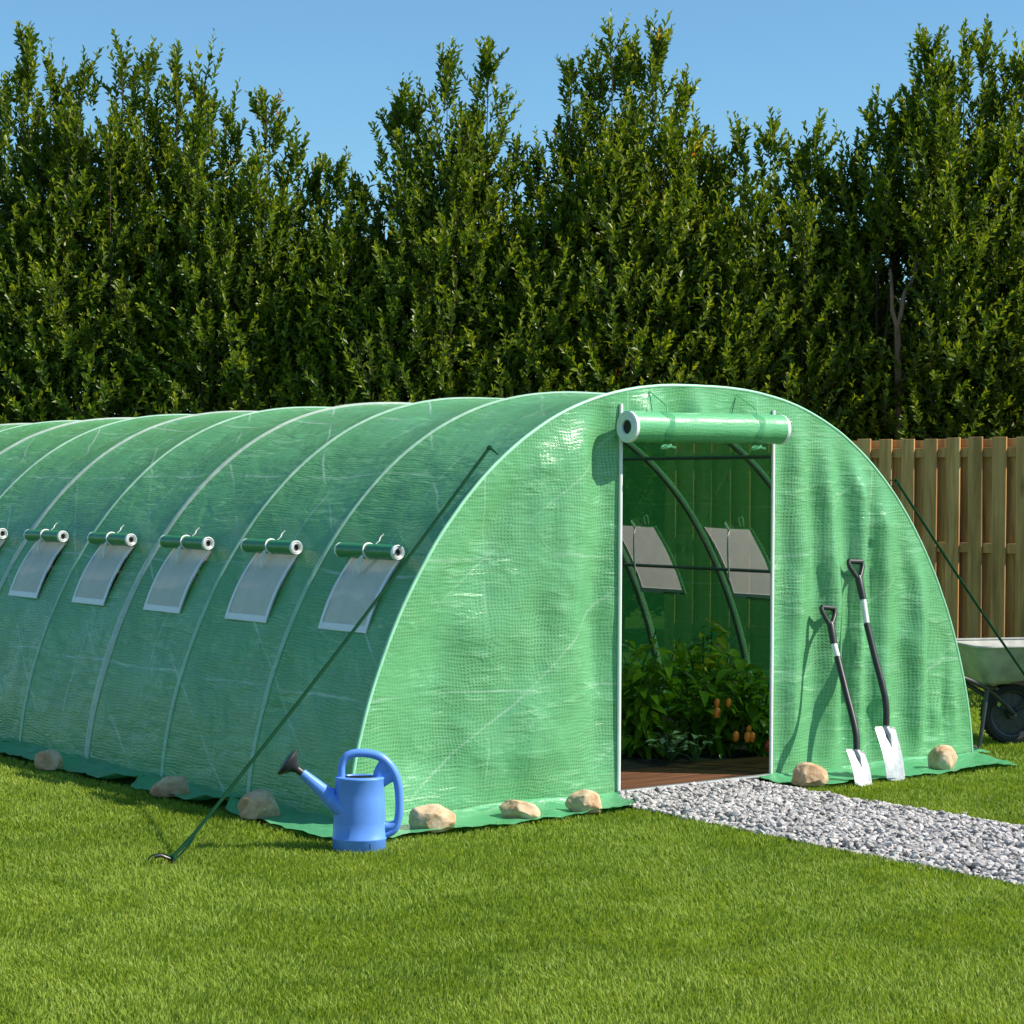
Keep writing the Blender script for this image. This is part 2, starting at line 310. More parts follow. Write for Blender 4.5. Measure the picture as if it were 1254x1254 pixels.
class MB:
    """collects tubes, boxes, grids, lathes; build() links them as one mesh object, coordinates as given minus origin"""
    def __init__(s): s.V = []; s.F = []; s.UV = []
    def add(s, V, F, uv=None):
        b = len(s.V); V = [tuple(map(float, v)) for v in V]
        s.V += V; s.F += [tuple(i + b for i in f) for f in F]
        s.UV += [tuple(u) for u in uv] if uv is not None else [(v[0] + v[1], v[2]) for v in V]
        return s
    def tube(s, pts, r, n=10, caps=True, flat=1.0, side=None):
        P = [np.array(p, float) for p in pts]; R = r if hasattr(r, '__len__') else [r] * len(P)
        V = []; F = []; uv = []; acc = 0
        T0 = P[1] - P[0]; ref = np.array(side if side is not None else (0, 0, 1.0) if abs(T0[2]) < 0.9 * np.linalg.norm(T0) else (1.0, 0, 0))
        for i, p in enumerate(P):
            T = P[min(i + 1, len(P) - 1)] - P[max(i - 1, 0)]; T = T / (np.linalg.norm(T) + 1e-12)
            A = np.cross(T, ref); A /= (np.linalg.norm(A) + 1e-12); B = np.cross(A, T)
            if side is None: ref = B
            if i: acc += np.linalg.norm(P[i] - P[i - 1])
            for k in range(n):
                a = 2 * PI * k / n; V.append(p + R[i] * (A * math.cos(a) * flat + B * math.sin(a))); uv.append((acc, R[i] * a))
        for i in range(len(P) - 1):
            for k in range(n):
                k2 = (k + 1) % n; F.append((i * n + k, i * n + k2, (i + 1) * n + k2, (i + 1) * n + k))
        if caps: F.append(tuple(range(n - 1, -1, -1))); F.append(tuple((len(P) - 1) * n + k for k in range(n)))
        return s.add(V, F, uv)
    def box(s, c, size, rot=None, bev=0.0):
        hx, hy, hz = [x / 2 for x in size]; V = []
        b = min(bev, hx, hy, hz)
        if b <= 0:
            V = [(x, y, z) for x in (-hx, hx) for y in (-hy, hy) for z in (-hz, hz)]
            F = [(0, 1, 3, 2), (4, 6, 7, 5), (0, 4, 5, 1), (2, 3, 7, 6), (0, 2, 6, 4), (1, 5, 7, 3)]
        else:
            V = []; ix = {}
            for sx in (-1, 1):
                for sy in (-1, 1):
                    for sz in (-1, 1):
                        for ax in range(3):
                            q = [sx * (hx - b), sy * (hy - b), sz * (hz - b)]; q[ax] = (sx * hx, sy * hy, sz * hz)[ax]
                            ix[sx, sy, sz, ax] = len(V); V.append(tuple(q))
            F = []
            for ax in range(3):
                o1, o2 = [a for a in range(3) if a != ax]
                for sg in (-1, 1):
                    f = []
                    for a, c_ in ((-1, -1), (1, -1), (1, 1), (-1, 1)):
                        k = [0, 0, 0]; k[ax] = sg; k[o1] = a; k[o2] = c_; f.append(ix[(*k, ax)])
                    F.append(tuple(f))
            for ax in range(3):
                o1, o2 = [a for a in range(3) if a != ax]
                for a in (-1, 1):
                    for c_ in (-1, 1):
                        f = []
                        for sg, o in ((-1, o1), (1, o1), (1, o2), (-1, o2)):
                            k = [0, 0, 0]; k[ax] = sg; k[o1] = a; k[o2] = c_; f.append(ix[(*k, o)])
                        F.append(tuple(f))
            for sx in (-1, 1):
                for sy in (-1, 1):
                    for sz in (-1, 1): F.append(tuple(ix[sx, sy, sz, a] for a in range(3)))
        R = np.array(rot) if rot is not None else np.eye(3)
        return s.add([R @ np.array(v) + np.array(c) for v in V], F)
    def grid(s, P, uv=None):
        P = np.asarray(P, float); a, b = P.shape[:2]
        F = [(i * b + j, (i + 1) * b + j, (i + 1) * b + j + 1, i * b + j + 1) for i in range(a - 1) for j in range(b - 1)]
        return s.add(P.reshape(-1, 3), F, None if uv is None else np.asarray(uv).reshape(-1, 2))
    def lathe(s, prof, c=(0, 0, 0), axis=(0, 0, 1), n=28, ell=(1, 1), close=True):
        ax = np.array(axis, float); ax /= np.linalg.norm(ax)
        a = np.cross(ax, (0, 1, 0) if abs(ax[1]) < 0.9 else (1, 0, 0)); a /= np.linalg.norm(a); b = np.cross(ax, a)
        V = []; F = []; m = len(prof)
        for r, h in prof:
            for k in range(n):
                t = 2 * PI * k / n; V.append(np.array(c) + ax * h + a * r * math.cos(t) * ell[0] + b * r * math.sin(t) * ell[1])
        for i in range(m - 1):
            for k in range(n):
                k2 = (k + 1) % n; F.append((i * n + k, i * n + k2, (i + 1) * n + k2, (i + 1) * n + k))
        if close: F.append(tuple(range(n - 1, -1, -1))); F.append(tuple((m - 1) * n + k for k in range(n)))
        return s.add(V, F)
    def build(s, name, material, parent=None, origin=None, smooth=True, angle=35, loc=None):
        me = bpy.data.meshes.new(name)
        V = s.V
        if origin is None and parent is not None:
            q = parent; origin = [0, 0, 0]
            while q is not None: origin = [a + b for a, b in zip(origin, q.location)]; q = q.parent
        if origin is not None: V = [(v[0] - origin[0], v[1] - origin[1], v[2] - origin[2]) for v in V]
        me.from_pydata(V, [], s.F)
        L = me.uv_layers.new(name='uv'); li = np.zeros(len(me.loops), int); me.loops.foreach_get('vertex_index', li)
        L.data.foreach_set('uv', np.array(s.UV, dtype=np.float32)[li].ravel())
        me.materials.append(material)
        if smooth:
            for p in me.polygons: p.use_smooth = True
            me.set_sharp_from_angle(angle=math.radians(angle))
        me.update(); me.validate()
        return link(name, me, parent, loc)
def spline(pts, n=8):
    P = [np.array(p, float) for p in pts]; P = [2 * P[0] - P[1]] + P + [2 * P[-1] - P[-2]]; out = []
    for i in range(1, len(P) - 2):
        for k in range(n):
            t = k / n; a, b, c, d = P[i - 1:i + 3]
            out.append(0.5 * (2 * b + (c - a) * t + (2 * a - 5 * b + 4 * c - d) * t * t + (3 * b - a - 3 * c + d) * t ** 3))
    out.append(P[-2]); return out
def vnoise(x, y, seed=0):
    x = np.asarray(x, float); y = np.asarray(y, float)
    xi = np.floor(x).astype(np.int64); yi = np.floor(y).astype(np.int64); fx = x - xi; fy = y - yi
    fx = fx * fx * (3 - 2 * fx); fy = fy * fy * (3 - 2 * fy)
    def h(a, b):
        q = (a * 374761393 + b * 668265263 + seed * 1442695041) & 0xFFFFFFFF
        q = ((q ^ (q >> 13)) * 1274126177) & 0xFFFFFFFF
        return ((q ^ (q >> 16)) & 0xFFFF) / 65535.0
    return (h(xi, yi) * (1 - fx) + h(xi + 1, yi) * fx) * (1 - fy) + (h(xi, yi + 1) * (1 - fx) + h(xi + 1, yi + 1) * fx) * fy
def fnoise(x, y, seed=0, oct=3):
    s = 0; a = 0.5; t = 0
    for k in range(oct): s = s + a * vnoise(x * 2 ** k, y * 2 ** k, seed + k); t += a; a *= 0.5
    return s / t

# ------------------------------------------------------------------ ground
W2, H, PP, QQ, BAY, NB = 2.0724, 2.0, 2.4663, 1.6019, 0.8585, 12
LEN = BAY * NB
def lawn():
    n = 60; xs = np.concatenate([np.linspace(-90, -12, 12), np.linspace(-11, 13, 49), np.linspace(15, 110, 12)])
    ys = np.concatenate([np.linspace(-60, -9, 10), np.linspace(-8, 18, 53), np.linspace(20, 150, 14)])
    X, Y = np.meshgrid(xs, ys, indexing='ij'); Z = np.zeros_like(X) - 0.004
    o = MB().grid(np.dstack([X, Y, Z])).build('lawn', M_LAWN); tag(o, 'flat mown green lawn around the polytunnel', 'lawn', kind='structure')
lawn()

def gx(y):                                     # the gravel path, left and right edge at y
    a = -0.66 - 0.06 * np.tanh((-y - 0.3) * 1.2) + 0.035 * (fnoise(y * 3 + 5, y * 0, 3) - 0.5)
    b = 0.36 - 0.02 * (-y) + 0.035 * (fnoise(y * 3 + 9, y * 0 + 4, 8) - 0.5)
    return a, b
Y0G, Y1G = -5.2, 0.0

# ------------------------------------------------------------------ polytunnel
def arch_pts(n=121):
    """points of the hoop from left base over the top to right base, evenly spaced along the arc, with arc length"""
    th = np.linspace(PI, 0, 4001); c, s = np.cos(th), np.sin(th)
    x = np.sign(c) * np.abs(c) ** (2 / PP) * W2; z = np.abs(s) ** (2 / QQ) * H
    L = np.concatenate([[0], np.cumsum(np.hypot(np.diff(x), np.diff(z)))])
    return x, z, L
AX, AZ_, AL = arch_pts()
ATOT = AL[-1]
def at_arc(l): return np.interp(l, AL, AX), np.interp(l, AL, AZ_)
def arc_of_z(z, left=True):
    h = len(AX) // 2
    l = np.interp(z, AZ_[:h], AL[:h]); return l if left else ATOT - l
def half_w(z): return W2 * np.clip(1 - np.clip(z / H, 0, 1) ** QQ, 0, 1) ** (1 / PP)
def top_z(x): return H * np.clip(1 - np.clip(np.abs(x) / W2, 0, 1) ** PP, 0, 1) ** (1 / QQ)
def arc_normal(l):
    e = 0.01; x0, z0 = at_arc(l - e); x1, z1 = at_arc(l + e); tx, tz = x1 - x0, z1 - z0
    q = np.hypot(tx, tz) + 1e-9; return -tz / q, tx / q     # outward

WZ0, WZ1 = 0.845, 1.16
WIN_Y = [BAY * (k + 0.485) + 0.0215 * min(k, 5) for k in range(NB)]; WIN_HW = 0.193
WINR_Y = [BAY * (k + 0.715) for k in range(NB)]; WZ1R = 1.27; WINR_HW = 0.205
tunnel = thing('polytunnel', 'long arched green polytunnel greenhouse with woven film cover and its front door rolled up', 'greenhouse', (0, 0, 0))

def sag(l, y):
    ph = (y / BAY) % 1.0
    s = np.sin(PI * ph) ** 0.7
    q = l / ATOT; e = np.clip(np.minimum(q, 1 - q) * 14, 0, 1)
    crown = np.exp(-((q - 0.5) / 0.22) ** 2)
    return -(0.012 + 0.030 * crown) * s * e + 0.022 * (fnoise(l * 2.2, y * 2.6, 21) - 0.5) * s * e + 0.012 * (fnoise(l * 7 + y * 5, y * 7 - l * 4, 31) - 0.5) * s * e
def cover_surf(l, y, off=0.0):
    x, z = at_arc(l); nx, nz = arc_normal(l); d = sag(l, y) + off
    return np.stack([x + nx * d, y + 0 * x, z + nz * d], -1)

def build_cover():
    lw = [arc_of_z(WZ0), arc_of_z(WZ1)]; rw = [arc_of_z(WZ1R, False), arc_of_z(WZ0, False)]; br = [0, *lw, *rw, ATOT]
    ls = np.unique(np.concatenate([np.linspace(a, b, max(2, int((b - a) / 0.05) + 1)) for a, b in zip(br[:-1], br[1:])]))
    yb = [0]
    for yc in WIN_Y: yb += [yc - WIN_HW, yc + WIN_HW]
    for yc in WINR_Y: yb += [yc - WINR_HW, yc + WINR_HW]
    yb = sorted(set(yb + [BAY * k for k in range(NB + 1)]))
    ys = np.unique(np.concatenate([np.linspace(a, b, max(2, int((b - a) / 0.06) + 1)) for a, b in zip(yb[:-1], yb[1:])]))
    Lg, Yg = np.meshgrid(ls, ys, indexing='ij')
    V = cover_surf(Lg, Yg); a, b = Lg.shape
    I, J = np.meshgrid(np.arange(a - 1), np.arange(b - 1), indexing='ij'); I = I.ravel(); J = J.ravel()
    lm = (ls[I] + ls[I + 1]) / 2; ym = (ys[J] + ys[J + 1]) / 2
    inl = (lm > lw[0]) & (lm < lw[1]); inr = (lm > rw[0]) & (lm < rw[1])
    iny = np.zeros(len(ym), bool); inyr = iny.copy()
    for yc in WIN_Y: iny |= np.abs(ym - yc) < WIN_HW
    for yc in WINR_Y: inyr |= np.abs(ym - yc) < WINR_HW
    keep = ~((inl & iny) | (inr & inyr)); I, J = I[keep], J[keep]
    Fq = np.stack([I * b + J, I * b + J + 1, (I + 1) * b + J + 1, (I + 1) * b + J], 1)
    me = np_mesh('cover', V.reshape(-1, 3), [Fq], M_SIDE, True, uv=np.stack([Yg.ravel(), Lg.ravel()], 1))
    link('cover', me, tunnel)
build_cover()

# hoops, seams over them, purlins
def hoop_mesh():
    ls = np.linspace(0, ATOT, 70); x, z = at_arc(ls); nx, nz = arc_normal(ls)
    mb = MB(); mb.tube(np.stack([x - nx * 0.022, 0 * x, z - nz * 0.020], 1), 0.0125, 10); return mb
hoop0 = hoop_mesh().build('hoop', M_STEEL, tunnel)
hoop0.location = (0, 0.035, 0)
for k in range(1, NB + 1):
    o = hoop0.copy(); COL.objects.link(o); o.parent = tunnel; o.location = (0, BAY * k - (0.02 if k == NB else 0), 0)
def seam(k, wd, m, off=0.004):
    ls = np.linspace(0.0, ATOT, 110); ph = k * 7.3
    jit = 0.010 * (fnoise(ls * 1.7 + ph, ls * 0, 5) - 0.5)
    ws = wd * (0.75 + 0.5 * fnoise(ls * 5 + ph, ls * 0 + 3, 9))
    cols = []
    for q in np.linspace(-1, 1, 5):
        y = BAY * k + jit + q * ws / 2; cols.append(cover_surf(ls, y, off + 0.004 * (1 - q * q)))
    P = np.stack(cols, 1); uvs = np.stack([np.repeat(ls[:, None], 5, 1), np.repeat(np.linspace(0, wd, 5)[None], len(ls), 0)], -1)
    MB().grid(P, uvs).build('seam_strip', m, tunnel)
for k in range(1, NB):
    wide = k % 2 == 1 and k >= 3
    seam(k, 0.062 if wide else 0.034, M_WSEAM if wide else M_SEAM)
for zz, lft in ((1.035, True), (1.035, False), (1.72, True), (1.72, False), (2.0, True)):
    l = ATOT / 2 if zz > 1.9 else arc_of_z(zz, lft); x, z = at_arc(l); nx, nz = arc_normal(l)
    MB().tube([(x - nx * 0.05, 0.02, z - nz * 0.05), (x - nx * 0.05, LEN / 2, z - nz * 0.05), (x - nx * 0.05, LEN - 0.02, z - nz * 0.05)], 0.011, 8).build('purlin', M_STEEL, tunnel)

# front and rear panel
DX0, DX1, DZ = -0.535, 0.490, 1.80
def fold(x, z):
    e = np.clip((half_w(z) - np.abs(x)) / 0.25, 0, 1) * np.clip(z / 0.25, 0, 1)
    d0 = np.clip(np.minimum(np.abs(x - DX0), np.abs(x - DX1)) / 0.12, 0, 1)
    left = x < 0
    u = np.where(left, x + 0.30 * (1.5 - z) * np.clip(-x - 0.6, 0, 1.2), x * 0.8)
    uu = u + 0.16 * (fnoise(x * 3.1, z * 1.1, 4) - 0.5)
    f0 = np.sin(2 * PI * (uu + 0.35 * uu * uu) / 0.30 + 2.5 * fnoise(x * 1.5, z * 1.2, 4)) * 0.0300 * np.where(left, 0.45 + 0.75 * fnoise(x * 2.6 + 8, z * 0.9, 14), np.clip(1.7 * fnoise(x * 2.6 + 8, z * 0.9, 14) - 0.12, 0, 1))
    f = f0 + ((1 - np.abs(2 * fnoise(uu * 4.6, z * 0.55, 6, 2) - 1)) - 0.6) * 0.022 * (0.25 + 1.1 * fnoise(x * 2.2 + 8, z * 1.2, 14))
    f = f + 0.010 * (1 - np.abs(2 * fnoise((x + 0.8 * z) * 2.4, (z - 0.5 * x) * 5.0, 16, 2) - 1)) * (fnoise(x * 1.7, z * 1.7, 18) > 0.5)*0.35
    f = f * np.where(left, 2.3, 1.3)
    g = 0.045 * (fnoise(x * 2.3, z * 1.4, 41) - 0.5) + 0.004 * (fnoise(x * 9, z * 7, 51) - 0.5)
    tp = np.clip((top_z(x) - z) / 0.22, 0, 1)
    return (f + g) * e * d0 * tp
def end_panel(name, y0, sgn, door):
    mb = MB()
    segs = [(-W2, DX0, 0), (DX0, DX1, DZ), (DX1, W2, 0)] if door else [(-W2, W2, 0)]
    for xa, xb, zb in segs:
        n = max(3, int((xb - xa) / 0.03)); t = np.linspace(0, 1, n)
        xs = xa + (xb - xa) * t
        if xa <= -W2: xs = np.where(t < 0.25, xa + (xb - xa) * (t / 0.25) ** 1.8 * 0.25, xs)
        if xb >= W2: xs = np.where(t > 0.75, xb - (xb - xa) * ((1 - t) / 0.25) ** 1.8 * 0.25, xs)
        m = 64; X = np.repeat(xs[:, None], m, 1); tz = np.maximum(top_z(xs), zb + 0.0)
        Zt = np.linspace(0, 1, m)[None]; Z = zb + (tz[:, None] - zb) * Zt
        Y = y0 - sgn * fold(X, Z) - sgn * 0.006
        mb.grid(np.stack([X, Y, Z], -1), np.stack([X, Z], -1))
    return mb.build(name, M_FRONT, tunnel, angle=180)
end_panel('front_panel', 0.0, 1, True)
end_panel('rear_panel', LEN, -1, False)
def edge_piping(y):
    ls = np.linspace(0, ATOT, 120); x, z = at_arc(ls); nx, nz = arc_normal(ls)
    jj = 0.003 * (fnoise(ls * 9, ls * 0, 77) - 0.5)
    MB().tube(np.stack([x + nx * (0.004 + jj), y + 0 * x, z + nz * (0.004 + jj)], 1), 0.0085, 8).build('edge_piping', M_PIPE, tunnel)
edge_piping(-0.002); edge_piping(LEN + 0.002)

# door frame: two white jambs and a sill bar
fr = MB().tube([(DX0, -0.012, 0.0), (DX0, -0.012, 0.9), (DX0, -0.012, 1.90)], 0.0095, 8).build('door_jamb', M_WHITE, tunnel)
MB().tube([(DX1, -0.012, 0.0), (DX1, -0.012, 0.9), (DX1, -0.012, 1.90)], 0.0095, 8).build('door_jamb', M_WHITE, tunnel)
MB().tube([(DX0 + 0.012, -0.012, 0.030), (0, -0.012, 0.030), (DX1 - 0.012, -0.012, 0.030)], 0.012, 8).build('door_sill', M_STEEL, tunnel)
for xa, xb in ((-W2 + 0.02, DX0 - 0.02), (DX1 + 0.02, W2 - 0.02)):
    pts = [(x, -0.026 + 0.012 * math.sin(x * 9), 0.025 + 0.008 * math.sin(x * 5 + 1)) for x in np.linspace(xa, xb, 24)]
    MB().tube(pts, 0.016, 8).build('hem_tube', M_SKIRT, tunnel)

# rolled-up door above the opening
def spiral_roll(p0, p1, r, turns, wob=0.02, n=64):
    """a film rolled up: outer skin with slight wobble"""
    mb = MB(); p0 = np.array(p0, float); p1 = np.array(p1, float); T = p1 - p0; Ln = np.linalg.norm(T); T /= Ln
    A = np.cross(T, (0, 0, 1.0)); A /= np.linalg.norm(A); B = np.cross(A, T); k = 26
    P = []; U = []
    for i in range(k):
        f = i / (k - 1); row = []; ur = []
        for j in range(n + 1):
            a = 2 * PI * j / n
            rr = r * (1 + wob * (float(vnoise(f * 5, j % n / n * 6, 3)) - 0.5) + 0.012 * math.sin(a * 1.0))
            row.append(p0 + T * Ln * f + rr * (A * math.cos(a) + B * math.sin(a))); ur.append((Ln * f, r * a))
        P.append(row); U.append(ur)
    mb.grid(P, U); return mb, A, B, T
def roll_ends(p, T, r, outward):
    """white wound layers at a roll's end with the dark bore in the middle"""
    mb = MB(); T = np.array(T) * outward; p = np.array(p, float)
    prof = [(r * 1.01, -0.2 * r), (r * 1.03, 0.004)]
    for q in (0.93, 0.90, 0.80, 0.77, 0.66, 0.63, 0.52, 0.48): prof.append((r * q, 0.009 if len(prof) % 4 in (2, 3) else 0.001))
    prof.append((r * 0.46, 0.006)); prof.append((r * 0.44, -0.05))
    mb.lathe(prof, p, T, 30, close=False)
    bo = MB(); bo.lathe([(r * 0.455, -0.004), (0.001, -0.005)], p, T, 20, close=False)
    return mb, bo
RP0, RP1, RR = (-0.565, -0.095, 1.787), (0.455, -0.095, 1.798), 0.074
mbr, A_, B_, T_ = spiral_roll(RP0, RP1, RR, 5)
droll = mbr.build('door_roll', M_ROLL, tunnel, angle=180)
for p, s in ((RP0, -1), (RP1, 1)):
    e, b = roll_ends(p, T_, RR, s); eo = e.build('roll_end', M_WHITE, droll); b.build('roll_bore', M_BORE, droll)
for xs, xt in ((-0.345, -0.334), (0.257, 0.258)):
    mb = MB(); pts = []
    f = (xs - RP0[0]) / (RP1[0] - RP0[0]); zc = RP0[2] + f * (RP1[2] - RP0[2])
    P = []
    for a in np.linspace(0, 2 * PI, 40):
        row = []
        for q in np.linspace(-1, 1, 5):
            wv = 0.024 * (1 + 0.35 * math.sin(5 * a + xs * 9)); rr = RR * (1.03 + 0.03 * (1 - q * q) + 0.025 * math.sin(a * 4 + q))
            row.append((xs + q * wv + 0.008 * math.sin(a * 3), -0.095 + rr * math.cos(a), zc + rr * math.sin(a)))
        P.append(row)
    mb.grid(P)
    mb.tube(spline([(xs, -0.16, zc - 0.085), (xs - 0.03, -0.17, zc - 0.098), (xs - 0.05, -0.15, zc - 0.100), (xs - 0.02, -0.14, zc - 0.088), (xs + 0.03, -0.16, zc - 0.098)]), 0.006, 6)
    mb.build('roll_strap', M_TIEF, tunnel)
    MB().tube(spline([(xt - 0.02, -0.012, min(1.965, float(top_z(xt)) - 0.02)), (xs + 0.03, -0.085, 1.90), (xs + 0.01, -0.12, zc + RR)]), 0.0032, 6).build('hanging_string', M_STRING, tunnel)
    MB().tube(spline([(xt - 0.02, -0.012, float(top_z(xt)) - 0.02), (xs - 0.04, -0.03, 1.89), (xs - 0.05, -0.05, zc + RR * 0.8)]), 0.002, 6).build('hanging_string', M_STRING, tunnel)

# side windows
HW_L = WIN_HW
def window_meshes(left):
    l0, l1 = arc_of_z(WZ0), arc_of_z(WZ1 if left else WZ1R); WIN_HW = HW_L if left else WINR_HW
    ls = np.linspace(l0, l1, 12); ys = np.linspace(-WIN_HW, WIN_HW, 9)
    def surf(Lg, Yg, off):
        x, z = at_arc(Lg); nx, nz = arc_normal(Lg); bul = 0.012 * np.sin(PI * (Lg - l0) / (l1 - l0))
        d = off + bul - 0.010
        P = np.stack([x + nx * d, Yg, z + nz * d], -1)
        if not left: P[..., 0] *= -1
        return P
    Lg, Yg = np.meshgrid(ls, ys, indexing='ij')
    net = MB().grid(surf(Lg, Yg, 0.004), np.stack([Yg, Lg], -1))
    bd = MB(); bw = 0.020
    for (la, lb, ya, yb) in ((l0 - 0.012, l0 + bw, -WIN_HW - 0.01, WIN_HW + 0.01), (l0 + bw, l1, -WIN_HW - 0.01, -WIN_HW + bw - 0.006), (l0 + bw, l1, WIN_HW - bw + 0.006, WIN_HW + 0.01)):
        Lq, Yq = np.meshgrid(np.linspace(la, lb, 12 if lb - la > 0.1 else 3), np.linspace(ya, yb, 9 if yb - ya > 0.1 else 3), indexing='ij')
        bd.grid(surf(Lq, Yq, 0.0075)); bd.grid(surf(Lq, Yq, 0.0005))
    return net, bd
def window_roll(left):
    l = arc_of_z(1.172); x, z = at_arc(l); nx, nz = arc_normal(l); s = 1 if left else -1
    r = 0.034; c = np.array([(x + nx * (r + 0.006)) * s, 0.012, z + nz * (r + 0.006)])
    p0 = c + (0, -0.238, 0); p1 = c + (0, 0.238, 0)
    body, A, B, T = spiral_roll(p0, p1, r, 4, 0.04, 36)
    return body, p0, p1, T, r, c, (nx * s, nz)
wins = {}
for left in (True, False):
    net, bd = window_meshes(left)
    yk = (WIN_Y if left else WINR_Y)[0]
    wo = net.build('window', M_NET, tunnel, origin=(0, 0, 0), angle=180); wo.location = (0, yk, 0)
    subs = [bd.build('border', M_WHITE, wo, origin=(0, 0, 0), angle=180)]
    body, p0, p1, T, r, c, nn = window_roll(left)
    if left:
        subs.append(body.build('flap_roll', M_FLAP, wo, origin=(0, 0, 0), angle=180))
        for p, s in ((p0, -1), (p1, 1)):
            e, b = roll_ends(p, T, r, s); subs.append(e.build('roll_end', M_WHITE, wo, origin=(0, 0, 0))); subs.append(b.build('roll_bore', M_BORE, wo, origin=(0, 0, 0)))
        tie = MB()
        ring = [(c[0] + 1.06 * r * math.cos(a), c[1] - 0.01 + 0.012 * math.sin(a), c[2] + 1.06 * r * math.sin(a)) for a in np.linspace(0, 2 * PI, 20)]
        tie.tube(ring, 0.005, 6)
        f0 = np.array([c[0] - r * 0.9, c[1] + 0.0, c[2] - 0.5 * r])
        tie.tube(spline([f0, f0 + (-0.012, 0.012, -0.02), f0 + (-0.014, 0.018, -0.055), f0 + (-0.016, 0.006, -0.085), f0 + (-0.014, 0.002, -0.05), f0]), 0.0055, 6)
        tie.tube(spline([f0, f0 + (-0.02, 0.03, -0.04), f0 + (-0.03, 0.035, -0.075), f0 + (-0.035, 0.035, -0.10)]), 0.0032, 6)
        tie.tube(spline([c + (0.02, -0.03, r), c + (0.035, -0.035, r + 0.015), c + (0.045, -0.03, r + 0.03), c + (0.06, -0.035, r + 0.045)]), 0.003, 6)
        subs.append(tie.build('tie_cord', M_CORD, wo, origin=(0, 0, 0)))
    else:
        # inner cords hanging inside
        l = arc_of_z(1.25); x, z = at_arc(l); f0 = np.array([-x - 0.045, -0.05, z])
        tie = MB(); tie.tube(spline([f0, f0 + (-0.02, 0.01, 0.03), f0 + (-0.01, 0.03, 0.045), f0 + (0.01, 0.02, 0.01), f0 + (-0.012, 0.0, -0.06), f0 + (-0.006, 0.005, -0.16), f0 + (0.0, 0.0, -0.28)]), 0.006, 6)
        tie.tube(spline([f0 + (0.03, -0.06, 0.03), f0 + (0.01, -0.07, 0.075), f0 + (0.01, -0.10, 0.08), f0 + (0.03, -0.09, 0.03)]), 0.004, 6)
        subs.append(tie.build('tie_cord', M_CORD, wo, origin=(0, 0, 0)))
    for yk in (WIN_Y if left else WINR_Y)[1:]:
        c_ = wo.copy(); COL.objects.link(c_); c_.parent = tunnel; c_.location = (0, yk, 0)
        for s_ in subs:
            d_ = s_.copy(); COL.objects.link(d_); d_.parent = c_

# skirts lying on the ground
def skirt_strip(p_in, p_out, notch=()):
    """p_in, p_out: matching polylines (n,2); slits lift at the notches"""
    p_in = np.array(p_in); p_out = np.array(p_out); n = len(p_in); m = 9; P = np.zeros((n, m, 3)); U = np.zeros((n, m, 2))
    acc = np.concatenate([[0], np.cumsum(np.hypot(*np.diff(p_in, axis=0).T))])
    for j, q in enumerate(np.linspace(0, 1, m)):
        xy = p_in * (1 - q) + p_out * q
        z = 0.010 + 0.020 * (1 - q) ** 3 + 0.040 * (fnoise(acc * 5.5 + q, q * 2 + acc * 0, 61) - 0.3) * (0.2 + q) + 0.026 * np.abs(fnoise(acc * 9 + q * 2.0, q * 2.5 + acc * 1.5, 63) - 0.5) + 0.012 * (fnoise(acc * 14, q * 3 + acc * 0, 66) - 0.5)
        for a in notch:
            z = z + 0.035 * q * np.exp(-((acc - a) / 0.05) ** 2)
        P[:, j, :2] = xy; P[:, j, 2] = np.maximum(z, 0.008); U[:, j] = np.stack([acc, np.full(n, q * 0.35)], 1)
    return P, U
def wavy(acc, seed, amp): return amp * (fnoise(acc * 2.6, acc * 0, seed) - 0.5) + 0.4 * amp * (fnoise(acc * 8, acc * 0, seed + 1) - 0.5)
mb = MB()
for k in range(NB):                                  # left long side, one flap per bay
    ya, yb = BAY * k - (0.36 if k == 0 else -0.01), BAY * (k + 1) - 0.01
    ys = np.linspace(ya, yb, 26); t = (ys - ya) / (yb - ya)
    wd = 0.275 + wavy(ys, 70 + k, 0.10) - 0.10 * np.exp(-((t) / 0.07) ** 2) - 0.13 * np.exp(-((1 - t) / 0.10) ** 2)
    if k == 0: wd = wd * np.clip(t * 6 + 0.55, 0, 1)
    P, U = skirt_strip(np.stack([np.full_like(ys, -W2 + 0.005), ys], 1), np.stack([-W2 - wd, ys + 0.03 * (k % 3 - 1)], 1), [0.02, yb - ya - 0.02])
    mb.grid(P, U)
mb.build('side_skirt', M_SKIRT, tunnel, angle=180)
mb = MB()
for k in range(NB):
    ys = np.linspace(BAY * k + 0.01, BAY * (k + 1) - 0.01, 20)
    P, U = skirt_strip(np.stack([np.full_like(ys, W2 - 0.005), ys], 1), np.stack([W2 + 0.15 + wavy(ys, 90 + k, 0.08), ys], 1)); mb.grid(P, U)
mb.build('side_skirt', M_SKIRT, tunnel, angle=180)
for xa, xb, sd_ in ((-W2 - 0.02, DX0 - 0.0, 101), (DX1 - 0.09, W2 + 0.02, 111)):
    xs = np.linspace(xa, xb, 70)
    wd = 0.385 + wavy(xs, sd_, 0.07)
    if xa < 0: wd = wd - 0.30 * np.clip((xs - (DX0 - 0.30)) / 0.30, 0, 1) ** 2
    if xb > 0: wd = wd - 0.30 * np.clip(((DX1 + 0.10) - xs) / 0.2, 0, 1) ** 2 + 0.02
    ox = xs + (np.clip((xs - (W2 - 0.3)) / 0.3, 0, 1) * -0.10 if xb > 0 else -0.0 * xs)
    P, U = skirt_strip(np.stack([xs, np.full_like(xs, -0.018)], 1), np.stack([ox, -wd], 1)); MB().grid(P, U).build('front_skirt', M_SKIRT, tunnel, angle=180)

